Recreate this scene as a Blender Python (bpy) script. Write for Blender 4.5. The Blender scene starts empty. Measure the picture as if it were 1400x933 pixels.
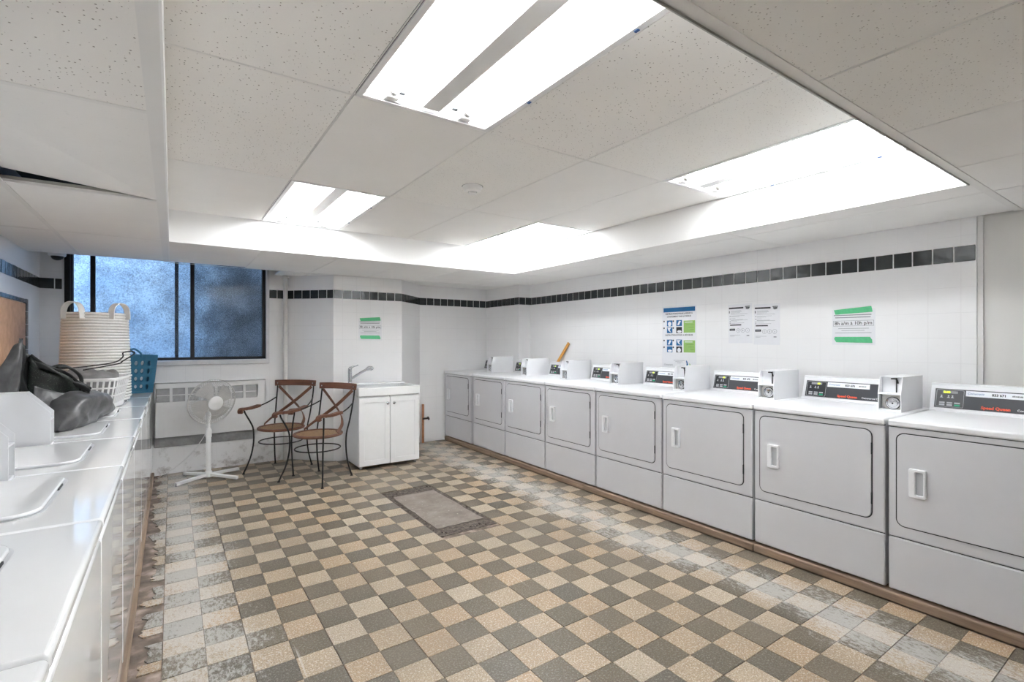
import bpy, bmesh, math, random
from mathutils import Vector, Matrix, noise
R = math.radians
random.seed(7)
scene = bpy.context.scene
COL = scene.collection

# ------------------------------------------------------------------ camera
CAM_A = R(34.47); CAM_H = 1.319; FPX = 677.0
cam_d = bpy.data.cameras.new('camera'); cam_d.sensor_width = 36.0; cam_d.lens = FPX / 1400 * 36
cam_d.clip_start = 0.02
cam = bpy.data.objects.new('camera', cam_d); COL.objects.link(cam)
cam.location = (0, 0, CAM_H); cam.rotation_euler = (R(90), 0, -CAM_A)
scene.camera = cam
# ------------------------------------------------------------------ world, exposure
TUBE = 16.0
W = bpy.data.worlds.new('day_sky'); scene.world = W; W.use_nodes = True
W.node_tree.nodes['Background'].inputs[0].default_value = (0.50, 0.72, 1.0, 1)
W.node_tree.nodes['Background'].inputs[1].default_value = 2.4
vs = scene.view_settings
vs.view_transform = 'Standard'; vs.look = 'None'; vs.gamma = 1; vs.use_curve_mapping = False
vs.exposure = 1.17
scene.cycles.max_bounces = 12; scene.cycles.diffuse_bounces = 8; scene.cycles.glossy_bounces = 4; scene.cycles.sample_clamp_indirect = 0

# ------------------------------------------------------------------ materials
def lin(c):
    return tuple((x / 255 / 12.92) if x / 255 <= .04045 else ((x / 255 + .055) / 1.055) ** 2.4 for x in c[:3]) + (1,)
class MT:
    def __init__(s, name):
        s.m = bpy.data.materials.new(name); s.m.use_nodes = True; s.t = s.m.node_tree
        s.b = s.t.nodes['Principled BSDF']; s.out = s.t.nodes['Material Output']
    def n(s, typ, ins=None, **kw):
        nd = s.t.nodes.new(typ)
        for k, v in kw.items(): setattr(nd, k, v)
        for k, v in (ins or {}).items():
            if isinstance(v, bpy.types.NodeSocket): s.t.links.new(v, nd.inputs[k])
            else: nd.inputs[k].default_value = v
        return nd
    def link(s, a, b): s.t.links.new(a, b)
    def set(s, **kw):
        for k, v in kw.items():
            k = {'color': 'Base Color', 'rough': 'Roughness', 'metal': 'Metallic', 'coat': 'Coat Weight', 'spec': 'Specular IOR Level',
                 'alpha': 'Alpha', 'normal': 'Normal', 'trans': 'Transmission Weight', 'emis': 'Emission Color', 'estr': 'Emission Strength'}[k]
            if isinstance(v, bpy.types.NodeSocket): s.link(v, s.b.inputs[k])
            else: s.b.inputs[k].default_value = v
        return s
    def pos(s): return s.n('ShaderNodeNewGeometry').outputs['Position']
    def obj(s): return s.n('ShaderNodeTexCoord').outputs['Object']
    def noise(s, v, scale, detail=3, rough=.55):
        return s.n('ShaderNodeTexNoise', {'Vector': v, 'Scale': scale, 'Detail': detail, 'Roughness': rough}).outputs['Fac']
    def ramp(s, f, stops):
        r = s.n('ShaderNodeValToRGB', {'Fac': f}); e = r.color_ramp.elements
        while len(e) < len(stops): e.new(.5)
        for i, (p, c) in enumerate(stops):
            e[i].position = p; e[i].color = c if len(c) == 4 else tuple(c) + (1,)
        return r.outputs['Color']
    def math(s, op, a, b=0.0, c=0.0, clamp=False):
        nd = s.n('ShaderNodeMath', operation=op, use_clamp=clamp)
        for i, v in enumerate((a, b, c)):
            if isinstance(v, bpy.types.NodeSocket): s.link(v, nd.inputs[i])
            else: nd.inputs[i].default_value = v
        return nd.outputs[0]
    def mix(s, f, a, b):
        nd = s.n('ShaderNodeMix', data_type='RGBA')
        for i, v in ((0, f), (6, a), (7, b)):
            if isinstance(v, bpy.types.NodeSocket): s.link(v, nd.inputs[i])
            else: nd.inputs[i].default_value = v
        return nd.outputs[2]
    def bump(s, h, strength=.3, dist=.01):
        return s.n('ShaderNodeBump', {'Height': h, 'Strength': strength, 'Distance': dist}).outputs['Normal']
    def sep(s, v):
        return s.n('ShaderNodeSeparateXYZ', {'Vector': v}).outputs
    def comb(s, x=0., y=0., z=0.):
        return s.n('ShaderNodeCombineXYZ', {'X': x, 'Y': y, 'Z': z}).outputs[0]
MATS = {}
def plain(name, rgb, rough=.5, metal=0., var=.04, scale=18, bump=0., coat=0., spec=.5):
    """a solid coloured material with slight procedural variation"""
    if name in MATS: return MATS[name]
    t = MT(name); c = lin(rgb); p = t.obj()
    f = t.noise(p, scale, 3)
    lo = tuple(max(0, x * (1 - var)) for x in c[:3]) + (1,); hi = tuple(min(1, x * (1 + var)) for x in c[:3]) + (1,)
    t.set(color=t.ramp(f, [(.3, lo), (.7, hi)]), rough=rough, metal=metal, coat=coat, spec=spec)
    if bump: t.set(normal=t.bump(f, bump, .004))
    MATS[name] = t.m; return t.m
M = {}
M['dryer'] = plain('dryer_enamel', (207, 207, 211), .32, var=.015, scale=6)
M['washer'] = plain('washer_enamel', (240, 241, 243), .06, var=.01, scale=5, coat=.3)
M['console'] = plain('console_white', (232, 233, 236), .3, var=.01)
M['seam'] = plain('gasket_and_seam_shade', (52, 54, 56), .7)  # dark gasket colour, also painting the shade in the dryer panel seams
M['black_panel'] = plain('black_panel', (58, 60, 66), .45, var=.02)
M['black'] = plain('black_plastic', (24, 25, 27), .45)
M['module'] = plain('module_black', (38, 39, 45), .3)
M['label_white'] = plain('label_white', (235, 238, 243), .5, var=.01)
M['ink'] = plain('ink_dark', (45, 47, 52), .6)
M['ink_grey'] = plain('ink_grey', (150, 152, 158), .6)
M['ink_blue'] = plain('ink_blue', (92, 122, 170), .6)
M['ink_red'] = plain('ink_red', (240, 92, 62), .5)
M['button_grey'] = plain('button_grey', (190, 192, 196), .5)
M['button_green'] = plain('button_green', (28, 164, 120), .5)
M['steel'] = plain('brushed_steel', (176, 175, 170), .35, .85, var=.06, scale=40)
M['chrome'] = plain('chrome', (205, 207, 210), .12, 1., var=.02)
M['dark_metal'] = plain('dark_iron', (44, 42, 42), .5, .4, var=.2, scale=60)
M['white_metal'] = plain('white_painted_metal', (236, 236, 236), .35, var=.01)
M['white_plastic'] = plain('white_plastic', (240, 240, 240), .4, var=.015)
M['tub'] = plain('tub_white', (240, 241, 242), .22, var=.01)
M['cabinet'] = plain('cabinet_white', (236, 237, 238), .35, var=.01)
M['paper'] = plain('paper', (233, 234, 238), .7, var=.015)
M['tape'] = plain('green_tape', (92, 194, 138), .55, var=.06, scale=60)
M['poster_blue'] = plain('poster_blue', (22, 104, 160), .5)
M['poster_green'] = plain('poster_green', (150, 192, 106), .5)
M['teal'] = plain('teal_plastic', (44, 110, 142), .4, var=.05)
M['strap'] = plain('white_strap', (250, 250, 248), .8, var=.03)
M['copper'] = plain('copper_pipe', (188, 132, 100), .45, .3, var=.12)
M['brass'] = plain('valve_dark', (66, 52, 46), .5, .4)
M['stick'] = plain('yellow_stick', (224, 166, 86), .6, var=.1)
M['garment'] = plain('grey_cloth', (134, 133, 134), .9, var=.15, scale=14, bump=.4)
M['bag'] = plain('bag_leather', (88, 88, 90), .34, var=.4, scale=14, bump=.6)
M['bag_black'] = plain('bag_black', (26, 28, 28), .4, var=.3, scale=25)
M['clip_blue'] = plain('blue_clip', (40, 84, 140), .5)
M['pipe_white'] = plain('pipe_white', (222, 220, 217), .5, var=.05)
M['sealant'] = plain('black_sealant', (26, 27, 29), .8, var=.4, scale=70, bump=1.0)
M['frame_dark'] = plain('bronze_frame', (52, 50, 51), .5, .3, var=.1)
M['sill'] = plain('sill_white', (222, 222, 224), .6, var=.08, scale=9)
M['grey_louver'] = plain('grey_louver', (176, 176, 178), .6, var=.08, scale=30)
M['plenum'] = plain('plenum_dark', (30, 30, 28), .95)

t = MT('digit_glow'); t.set(color=(.3, .5, .02, 1), emis=(.62, .8, .03, 1), estr=1.1); M['digit'] = t.m
t = MT('tube_glow'); t.set(color=(1, 1, 1, 1), emis=(.955, .985, 1., 1), estr=TUBE); M['tube'] = t.m

def wood(name, dark, light, scale=1., axis='Y', rough=.5):
    t = MT(name); p = t.obj()
    sc = {'X': (1.5, 22, 22), 'Y': (22, 1.5, 22), 'Z': (22, 22, 1.5)}[axis]
    mp = t.n('ShaderNodeMapping', {'Vector': p, 'Scale': tuple(x * scale for x in sc)}).outputs[0]
    f = t.noise(mp, 2.0, 5, .6); g = t.noise(p, 5, 2)
    c = t.ramp(f, [(.3, lin(dark)), (.7, lin(light))])
    c = t.mix(t.math('MULTIPLY', g, .35), c, lin(dark))
    t.set(color=c, rough=rough, normal=t.bump(f, .25, .002)); M[name] = t.m
wood('chair_wood', (92, 58, 44), (138, 92, 70), axis='X')
wood('plinth_wood', (124, 104, 88), (170, 146, 124), 1.0, 'Y', .7)
wood('plywood', (206, 160, 124), (232, 190, 152), .35, 'X', .6)

def wall_paint(name, rgb, joints=True, rough=.38, dirt=0., tw=.155, th=.152):
    t = MT(name); p = t.pos(); x, y, z = t.sep(p)
    c = lin(rgb); f = t.noise(p, 2.2, 4)
    col = t.ramp(f, [(.3, tuple(v * .96 for v in c[:3])), (.7, c)])
    h = t.math('MULTIPLY', t.noise(p, 26, 3), .35)
    if joints:
        u = t.math('SUBTRACT', x, y)
        def gr(v, w, half):
            a = t.math('PINGPONG', v, w / 2)
            return t.math('LESS_THAN', a, half)
        g = t.math('MAXIMUM', gr(u, tw, .0016), gr(t.math('ADD', z, .032), th, .0016))
        fade = t.ramp(t.noise(p, 1.7, 2), [(.42, (0, 0, 0)), (.6, (1, 1, 1))])
        g = t.math('MULTIPLY', g, t.math('ADD', t.math('MULTIPLY', fade, .6), .18))
        col = t.mix(t.math('MULTIPLY', g, .28), col, tuple(v * .6 for v in c[:3]) + (1,))
        h = t.math('SUBTRACT', h, g)
    if dirt:
        d = t.ramp(t.noise(p, 7, 6, .7), [(.52, (0, 0, 0)), (.72, (1, 1, 1))])
        low = t.ramp(z, [(0., (1, 1, 1)), (.3, (.35, .35, .35)), (.55, (0, 0, 0))])
        col = t.mix(t.math('MULTIPLY', t.math('MULTIPLY', d, low), dirt), col, lin((126, 112, 104)))
    t.set(color=col, rough=rough, normal=t.bump(h, .35, .002)); M[name] = t.m
wall_paint('wall_paint', (244, 244, 245), True, .3)
wall_paint('wall_paint_low', (244, 244, 245), True, .45, .9, .28, .3)
wall_paint('plaster', (230, 229, 226), False, .8)
wall_paint('tray_white', (250, 250, 250), False, .5)
wall_paint('tbar_white', (240, 239, 237), False, .5)

def ceiling_mat(name, rgb, hole, dens=.33, scale=70, bump=.15):
    t = MT(name); p = t.pos(); c = lin(rgb)
    base = t.ramp(t.noise(p, 3, 3), [(.3, tuple(v * .97 for v in c[:3])), (.7, c)])
    vn = t.n('ShaderNodeTexVoronoi', {'Vector': p, 'Scale': scale, 'Randomness': 1.0})
    d = vn.outputs['Distance']; rnd = t.sep(vn.outputs['Color'])[0]
    m = t.math('MULTIPLY', t.math('LESS_THAN', d, t.math('MULTIPLY', rnd, dens)), t.math('GREATER_THAN', rnd, .28))
    fine = t.noise(p, 150, 2)
    col = t.mix(t.math('MULTIPLY', m, hole), base, lin((132, 124, 116)))
    h = t.math('SUBTRACT', t.math('MULTIPLY', fine, .6), m)
    t.set(color=col, rough=.85, normal=t.bump(h, bump, .003), spec=.2); M[name] = t.m
ceiling_mat('ceil_speckled', (248, 246, 243), .85, .22, 82, .3)
ceiling_mat('ceil_fine', (248, 247, 244), .5, .24, 110, .4)
ceiling_mat('ceil_smooth', (247, 246, 244), .05, .2, 40, .05)

def floor_mat(name, stops, speck):
    t = MT(name); p = t.pos(); x, y, z = t.sep(p)
    cell = t.n('ShaderNodeVectorMath', {0: p, 1: (.034, -2.357, 0)}, operation='ADD').outputs[0]
    cell = t.n('ShaderNodeVectorMath', {0: cell, 1: (1 / .1524,) * 3}, operation='MULTIPLY').outputs[0]
    cell = t.n('ShaderNodeVectorMath', {0: cell}, operation='FLOOR').outputs[0]
    cx, cyy, _ = t.sep(cell)
    wn = t.n('ShaderNodeTexWhiteNoise', {'Vector': t.comb(cx, cyy, 1.0)}, noise_dimensions='3D').outputs['Value']
    col = t.ramp(wn, [(i / (len(stops) - 1), lin(s)) for i, s in enumerate(stops)])
    g = t.noise(p, 120, 2, .75); g2 = t.noise(p, 210, 2, .7)
    col = t.mix(t.ramp(g, [(.52, (0, 0, 0)), (.62, (.9, .9, .9))]), col, lin(speck[0]))
    col = t.mix(t.ramp(g2, [(.53, (0, 0, 0)), (.64, (.85, .85, .85))]), col, lin(speck[1]))
    # grey grime in patches
    gr = t.ramp(t.noise(p, 1.6, 4), [(.45, (0, 0, 0)), (.75, (.45, .45, .45))])
    col = t.mix(gr, col, lin((128, 118, 106)))
    # worn whitish tracks in front of the two rows of machines
    def band(c, w):
        a = t.math('ABSOLUTE', t.math('SUBTRACT', x, c))
        return t.math('SUBTRACT', 1.0, t.math('DIVIDE', a, w), clamp=True)
    b = t.math('MAXIMUM', band(2.62, .36), band(.06, .42))
    stretch = t.n('ShaderNodeMapping', {'Vector': p, 'Scale': (1.0, .5, 1)}).outputs[0]
    n1 = t.noise(stretch, 60, 6, .8); n2 = t.noise(p, 2.3, 3)
    k = t.math('ADD', t.math('MULTIPLY', b, .31), t.math('MULTIPLY', t.math('SUBTRACT', n2, .5), .5))
    k = t.math('MULTIPLY', k, t.math('GREATER_THAN', b, .001))
    wear = t.math('MULTIPLY', t.math('SUBTRACT', t.math('ADD', n1, k), .66), 9.0, clamp=True)
    col = t.mix(t.math('MULTIPLY', wear, .6), col, lin((204, 202, 198)))
    # a few long scuffs
    sc = t.n('ShaderNodeMapping', {'Vector': p, 'Rotation': (0, 0, .25), 'Scale': (40, .9, 1)}).outputs[0]
    s = t.ramp(t.noise(sc, 1.0, 2), [(.73, (0, 0, 0)), (.78, (.55, .55, .55))])
    col = t.mix(s, col, lin((206, 202, 196)))
    t.set(color=col, rough=t.math('ADD', .42, t.math('MULTIPLY', wear, .3)), normal=t.bump(g, .12, .001)); M[name] = t.m
floor_mat('floor_light', [(177, 159, 135), (170, 150, 125), (176, 148, 116), (181, 166, 145), (172, 146, 116)], ((212, 202, 186), (118, 100, 80)))
floor_mat('floor_dark', [(109, 98, 80), (100, 91, 76), (114, 101, 81), (98, 91, 79)], ((140, 134, 122), (70, 66, 60)))
t = MT('mortar'); p = t.pos()
t.set(color=t.ramp(t.noise(p, 9, 5), [(.3, lin((88, 78, 70))), (.5, lin((128, 114, 104))), (.7, lin((190, 172, 160)))]), rough=.9, normal=t.bump(t.noise(p, 40, 4), .5, .004)); M['mortar'] = t.m
t = MT('concrete'); p = t.pos()
c = t.ramp(t.noise(p, 7, 6, .65), [(.3, lin((122, 112, 104))), (.7, lin((152, 142, 133)))])
c = t.mix(t.ramp(t.noise(p, 42, 3), [(.64, (0, 0, 0)), (.7, (.5, .5, .5))]), c, lin((196, 190, 182)))
t.set(color=c, rough=.85, normal=t.bump(t.noise(p, 60, 4), .3, .003)); M['concrete'] = t.m
t = MT('crumbled_concrete'); p = t.pos()
t.set(color=t.ramp(t.noise(p, 38, 6, .7), [(.3, lin((62, 55, 50))), (.55, lin((104, 94, 86))), (.75, lin((150, 140, 130)))]), rough=.95, normal=t.bump(t.noise(p, 70, 5), 1., .01)); M['crumble'] = t.m
t = MT('grey_ledge'); p = t.pos()
t.set(color=t.ramp(t.noise(p, 16, 5), [(.3, lin((140, 140, 141))), (.7, lin((166, 166, 166)))]), rough=.8, normal=t.bump(t.noise(p, 50, 3), .4, .003)); M['ledge'] = t.m
t = MT('black_wall_tile'); p = t.pos()
t.set(color=t.ramp(t.noise(p, 5, 2), [(.3, lin((40, 44, 45))), (.7, lin((62, 67, 68)))]), rough=.12, normal=t.bump(t.noise(p, 22, 3), .25, .006)); M['band'] = t.m
t = MT('wicker'); p = t.obj()
wa = t.n('ShaderNodeTexWave', {'Vector': p, 'Scale': 34., 'Distortion': 3.}, bands_direction='X').outputs['Fac']
wb = t.n('ShaderNodeTexWave', {'Vector': p, 'Scale': 34., 'Distortion': 3.}, bands_direction='Y').outputs['Fac']
f = t.math('MULTIPLY', wa, wb)
t.set(color=t.ramp(f, [(.02, lin((96, 66, 46))), (.2, lin((176, 136, 98))), (.6, lin((216, 184, 142)))]), rough=.7, normal=t.bump(f, .8, .005)); M['wicker'] = t.m
t = MT('rope'); p = t.obj()
t.set(color=t.ramp(t.noise(p, 60, 3), [(.3, lin((242, 241, 238))), (.7, lin((252, 251, 249)))]), rough=.85, normal=t.bump(t.noise(p, 140, 2), .4, .003)); M['rope'] = t.m
t = MT('rope_gap'); p = t.obj()
t.set(color=t.ramp(t.noise(p, 12, 3), [(.3, lin((92, 88, 84))), (.7, lin((150, 146, 140)))]), rough=.9); M['rope_gap'] = t.m
t = MT('green_lining'); p = t.obj()
c = t.ramp(t.noise(p, 11, 4), [(.35, lin((8, 12, 11))), (.6, lin((24, 34, 29))), (.8, lin((64, 78, 68)))])
c = t.mix(t.ramp(t.noise(p, 260, 2), [(.62, (0, 0, 0)), (.7, (.6, .6, .6))]), c, lin((120, 136, 122)))
t.set(color=c, rough=.4); M['lining'] = t.m
def painted_outside():
    t = MT('outside_concrete'); p = t.pos(); x, y, z = t.sep(p)
    n = t.noise(p, 55, 6, .75); n2 = t.noise(p, 2.2, 4)
    c = t.ramp(n2, [(.3, lin((150, 170, 190))), (.7, lin((196, 208, 218)))])
    c = t.mix(t.ramp(n, [(.5, (0, 0, 0)), (.68, (.8, .8, .8))]), c, lin((70, 84, 104)))
    # the stained grey strip down the right hand part of that wall
    st = t.ramp(t.math('ADD', x, t.math('MULTIPLY', t.math('SUBTRACT', t.noise(p, 3, 4), .5), .45)), [(.30, (0, 0, 0)), (.55, (1, 1, 1))])
    c = t.mix(t.math('MULTIPLY', st, .8), c, lin((96, 98, 102)))
    t.set(color=c, rough=.9, normal=t.bump(n, .5, .01)); M['outside'] = t.m
painted_outside()
def pane_mat(name, amount, rgb):
    t = MT(name); p = t.pos()
    n = t.noise(p, 85, 5, .75); n2 = t.noise(p, 4, 4)
    k = t.math('ADD', t.math('MULTIPLY', t.math('SUBTRACT', n, .5), 1.1), t.math('ADD', t.math('MULTIPLY', t.math('SUBTRACT', n2, .5), .9), amount), clamp=True)
    tr = t.n('ShaderNodeBsdfTransparent'); df = t.n('ShaderNodeBsdfDiffuse', {'Color': lin(rgb)})
    mx = t.n('ShaderNodeMixShader', {0: k, 1: tr.outputs[0], 2: df.outputs[0]})
    gl = t.n('ShaderNodeBsdfGlossy', {'Roughness': .12, 'Color': (.8, .85, .9, 1)})
    mx2 = t.n('ShaderNodeMixShader', {0: .02, 1: mx.outputs[0], 2: gl.outputs[0]})
    t.link(mx2.outputs[0], t.out.inputs['Surface']); M[name] = t.m
pane_mat('pane_dusty', .12, (150, 178, 206))
pane_mat('pane_grimy', .36, (84, 92, 102))

# ------------------------------------------------------------------ mesh helpers
class MB:
    def __init__(s): s.v = []; s.f = []; s.mi = []; s.cur = 0
    def add(s, vs_, fs_):
        o = len(s.v); s.v += [tuple(v) for v in vs_]
        for f in fs_: s.f.append(tuple(i + o for i in f)); s.mi.append(s.cur)
        return s
    def box(s, x0, x1, y0, y1, z0, z1):
        return s.add([(x0, y0, z0), (x1, y0, z0), (x1, y1, z0), (x0, y1, z0), (x0, y0, z1), (x1, y0, z1), (x1, y1, z1), (x0, y1, z1)],
                     [(0, 3, 2, 1), (4, 5, 6, 7), (0, 1, 5, 4), (1, 2, 6, 5), (2, 3, 7, 6), (3, 0, 4, 7)])
    def prism(s, poly, a, b, axis='z'):
        """extrude a ccw 2-D polygon along an axis ('x': poly in y,z; 'y': poly in x,z; 'z': poly in x,y)"""
        n = len(poly)
        def mk(p, h): return {'z': (p[0], p[1], h), 'y': (p[0], h, p[1]), 'x': (h, p[0], p[1])}[axis]
        vs_ = [mk(p, a) for p in poly] + [mk(p, b) for p in poly]
        fs_ = [tuple(range(n - 1, -1, -1)), tuple(range(n, 2 * n))] + [(i, (i + 1) % n, n + (i + 1) % n, n + i) for i in range(n)]
        return s.add(vs_, fs_)
    def ring(s, outer, inner, a, b, axis='z'):
        """a frame between two polygons with equal counts"""
        n = len(outer)
        def mk(p, h): return {'z': (p[0], p[1], h), 'y': (p[0], h, p[1]), 'x': (h, p[0], p[1])}[axis]
        vs_ = [mk(p, a) for p in outer] + [mk(p, a) for p in inner] + [mk(p, b) for p in outer] + [mk(p, b) for p in inner]
        fs_ = []
        for i in range(n):
            j = (i + 1) % n
            fs_ += [(i, j, n + j, n + i), (2 * n + i, 3 * n + i, 3 * n + j, 2 * n + j), (i, 2 * n + i, 2 * n + j, j), (n + i, n + j, 3 * n + j, 3 * n + i)]
        return s.add(vs_, fs_)
    def tube(s, pts, r, n=8, closed=False, cap=True):
        P = [Vector(p) for p in pts]; m = len(P); rr = r if isinstance(r, (list, tuple)) else [r] * m
        vs_ = []; up = None
        for i in range(m):
            a = P[(i - 1) % m] if (closed or i > 0) else P[i]; b = P[(i + 1) % m] if (closed or i < m - 1) else P[i]
            d = (b - a).normalized()
            if up is None:
                up = Vector((0, 0, 1)) if abs(d.z) < .9 else Vector((1, 0, 0))
            side = d.cross(up).normalized(); up = side.cross(d).normalized()
            for k in range(n):
                an = 2 * math.pi * k / n
                vs_.append(P[i] + side * (math.cos(an) * rr[i]) + up * (math.sin(an) * rr[i]))
        fs_ = []
        for i in range(m if closed else m - 1):
            j = (i + 1) % m
            for k in range(n):
                l = (k + 1) % n; fs_.append((i * n + k, i * n + l, j * n + l, j * n + k))
        if cap and not closed:
            fs_ += [tuple(range(n - 1, -1, -1)), tuple((m - 1) * n + k for k in range(n))]
        return s.add(vs_, fs_)
    def bar(s, pts, w, h, side):
        """rectangular section swept along points; side = width direction"""
        P = [Vector(p) for p in pts]; sd = Vector(side).normalized(); vs_ = []
        for i in range(len(P)):
            d = (P[min(i + 1, len(P) - 1)] - P[max(i - 1, 0)]).normalized()
            u = (sd - d * sd.dot(d)).normalized(); nn = d.cross(u)
            for a, b in ((-1, -1), (1, -1), (1, 1), (-1, 1)): vs_.append(P[i] + u * (a * w / 2) + nn * (b * h / 2))
        fs_ = [(3, 2, 1, 0), tuple(4 * (len(P) - 1) + k for k in range(4))]
        for i in range(len(P) - 1):
            for k in range(4):
                l = (k + 1) % 4; fs_.append((4 * i + k, 4 * i + l, 4 * i + 4 + l, 4 * i + 4 + k))
        return s.add(vs_, fs_)
    def lathe(s, prof, n=32, cx=0, cy=0, mats=None):
        """profile of (r, z) from bottom to top, turned about z"""
        o = len(s.v); m = len(prof)
        for (r, z) in prof:
            for k in range(n):
                a = 2 * math.pi * k / n; s.v.append((cx + r * math.cos(a), cy + r * math.sin(a), z))
        for i in range(m - 1):
            for k in range(n):
                l = (k + 1) % n; s.f.append((o + i * n + k, o + i * n + l, o + (i + 1) * n + l, o + (i + 1) * n + k)); s.mi.append(mats[i] if mats else s.cur)
        return s
    def disc(s, c, r, n=16, nrm=(0, 0, 1), e=1.):
        c = Vector(c); q = Vector(nrm).to_track_quat('Z', 'Y')
        return s.add([c + q @ Vector((r * math.cos(2 * math.pi * k / n), e * r * math.sin(2 * math.pi * k / n), 0)) for k in range(n)], [tuple(range(n))])
    def xf(s, mat, start=0):
        for i in range(start, len(s.v)): s.v[i] = tuple(mat @ Vector(s.v[i]))
        return s
    def mesh(s, name, mats, smooth=False, bevel=None):
        me = bpy.data.meshes.new(name); me.from_pydata(s.v, [], s.f)
        if not isinstance(mats, (list, tuple)): mats = [mats]
        for m_ in mats: me.materials.append(m_)
        me.polygons.foreach_set('material_index', s.mi)
        bm = bmesh.new(); bm.from_mesh(me)
        bmesh.ops.recalc_face_normals(bm, faces=bm.faces)
        if bevel:
            ed = [e for e in bm.edges if len(e.link_faces) == 2 and e.calc_face_angle() > .6]
            res = bmesh.ops.bevel(bm, geom=ed, offset=bevel[0], segments=bevel[1], affect='EDGES', profile=.5, clamp_overlap=True)
            for f_ in res['faces']: f_.smooth = True
        bm.to_mesh(me); bm.free()
        if smooth:
            me.polygons.foreach_set('use_smooth', [True] * len(me.polygons))
            if smooth == 'auto':
                try: me.set_sharp_from_angle(angle=R(40))
                except Exception: pass
        me.update(); return me
    def build(s, name, mats, parent=None, smooth=False, bevel=None, **kw):
        return link(name, s.mesh(name, mats, smooth, bevel), parent, **kw)
def link(name, me, parent=None, label=None, cat=None, group=None, kind=None):
    o = bpy.data.objects.new(name, me); COL.objects.link(o)
    if parent: o.parent = parent
    return tag(o, label, cat, group, kind)
def tag(o, label=None, cat=None, group=None, kind=None):
    for k, v in (('label', label), ('category', cat), ('group', group), ('kind', kind)):
        if v: o[k] = v
    return o
def thing(name, loc, label, cat, rz=0., group=None):
    o = link(name, None, None, label, cat, group); o.location = loc; o.rotation_euler = (0, 0, rz); return o
def copy_tree(o, parent=None):
    c = o.copy(); COL.objects.link(c)
    if parent: c.parent = parent
    for ch in list(o.children): copy_tree(ch, c)
    return c
def rrect(x0, x1, y0, y1, r, n=5):
    p = []
    for (cx, cy, a0) in ((x1 - r, y0 + r, -90), (x1 - r, y1 - r, 0), (x0 + r, y1 - r, 90), (x0 + r, y0 + r, 180)):
        for k in range(n + 1):
            a = R(a0 + 90 * k / n); p.append((cx + r * math.cos(a), cy + r * math.sin(a)))
    return p
def spline(pts, n=8):
    P = [Vector(p) for p in pts]; out = []
    for i in range(len(P) - 1):
        p0 = P[max(i - 1, 0)]; p1 = P[i]; p2 = P[i + 1]; p3 = P[min(i + 2, len(P) - 1)]
        for k in range(n):
            t_ = k / n
            out.append(.5 * ((2 * p1) + (p2 - p0) * t_ + (2 * p0 - 5 * p1 + 4 * p2 - p3) * t_ ** 2 + (3 * p1 - p0 - 3 * p2 + p3) * t_ ** 3))
    out.append(P[-1]); return out
_tc = {}
def text(s, size, mat, mtx, name, parent, align='LEFT', sx=1., shear=0., bold=0., ext=.0004):
    """flat lettering as a mesh, laid on a surface by a matrix"""
    cu = bpy.data.curves.new('lettering', 'FONT'); cu.body = s; cu.size = size; cu.align_x = align; cu.extrude = ext; cu.shear = shear
    cu.offset = bold; cu.resolution_u = 3
    ob = bpy.data.objects.new('lettering', cu); COL.objects.link(ob)
    dg = bpy.context.evaluated_depsgraph_get(); dg.update()
    me = bpy.data.meshes.new_from_object(ob.evaluated_get(dg)); bpy.data.objects.remove(ob); bpy.data.curves.remove(cu)
    me.name = name; me.transform(mtx @ Matrix.Diagonal((sx, 1, 1, 1))); me.materials.clear(); me.materials.append(mat)
    return link(name, me, parent)
def frame_mtx(o, x, y, z):
    m = Matrix.Identity(4)
    for i, c in enumerate((x, y, z)): m.col[i][:3] = Vector(c)
    m.col[3][:3] = Vector(o); return m

# ------------------------------------------------------------------ the setting
CZ = 2.045; UZ = 2.275            # lower ceiling, raised tray
XR = 3.86; XL = -.97; YW = 6.0; YP = 5.59
def struct(name, mb, mat, **kw): return mb.build(name, mat, None, kind='structure', **kw)
wl = struct('wall_left', MB().box(XL - .12, XL, -1.6, 6.12, -.02, 2.6), M['wall_paint'])
WX0, WX1, WZ0, WZ1 = -.80, .85, 1.125, 2.34
m = MB(); m.box(XL, 1.05, YW, YW + .14, .30, WZ0 - .05); m.box(XL, WX0, YW, YW + .14, WZ0 - .05, 2.6); m.box(WX1, 1.05, YW, YW + .14, WZ0 - .05, 2.6); m.box(WX0, WX1, YW, YW + .14, WZ1, 2.6)
ww = struct('wall_window', m, M['wall_paint'])
struct('wall_window_base', MB().box(XL, 1.05, YW - .02, YW + .14, -.02, .30), M['wall_paint_low'])
wc = struct('wall_column', MB().prism([(1.05, 6.0), (1.46, YP), (2.25, YP), (2.66, 6.0), (2.66, 6.14), (1.05, 6.14)], -.02, 2.6), M['wall_paint'])
wb_ = struct('wall_back', MB().box(2.66, XR + .12, YW, YW + .14, -.02, 2.6), M['wall_paint'])
wp = struct('wall_pilaster', MB().box(3.68, XR, 5.2, YW, -.02, 2.6), M['wall_paint'])
wr = struct('wall_right', MB().box(XR, XR + .12, .845, YW + .14, -.02, 2.6), M['wall_paint'])
struct('wall_right_plaster', MB().box(XR + .02, XR + .12, -1.6, .845, -.02, 2.6), M['plaster'])
struct('trim_1', MB().box(XR + .004, XR + .03, .818, .843, .0, CZ), M['plaster'])
struct('wall_front', MB().box(XL - .12, XR + .12, -1.72, -1.6, -.02, 2.6), M['wall_paint'])
ceil = struct('ceiling', MB().box(XL - .12, XR + .12, -1.72, 6.14, 2.6, 2.72), M['plenum'])
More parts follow.
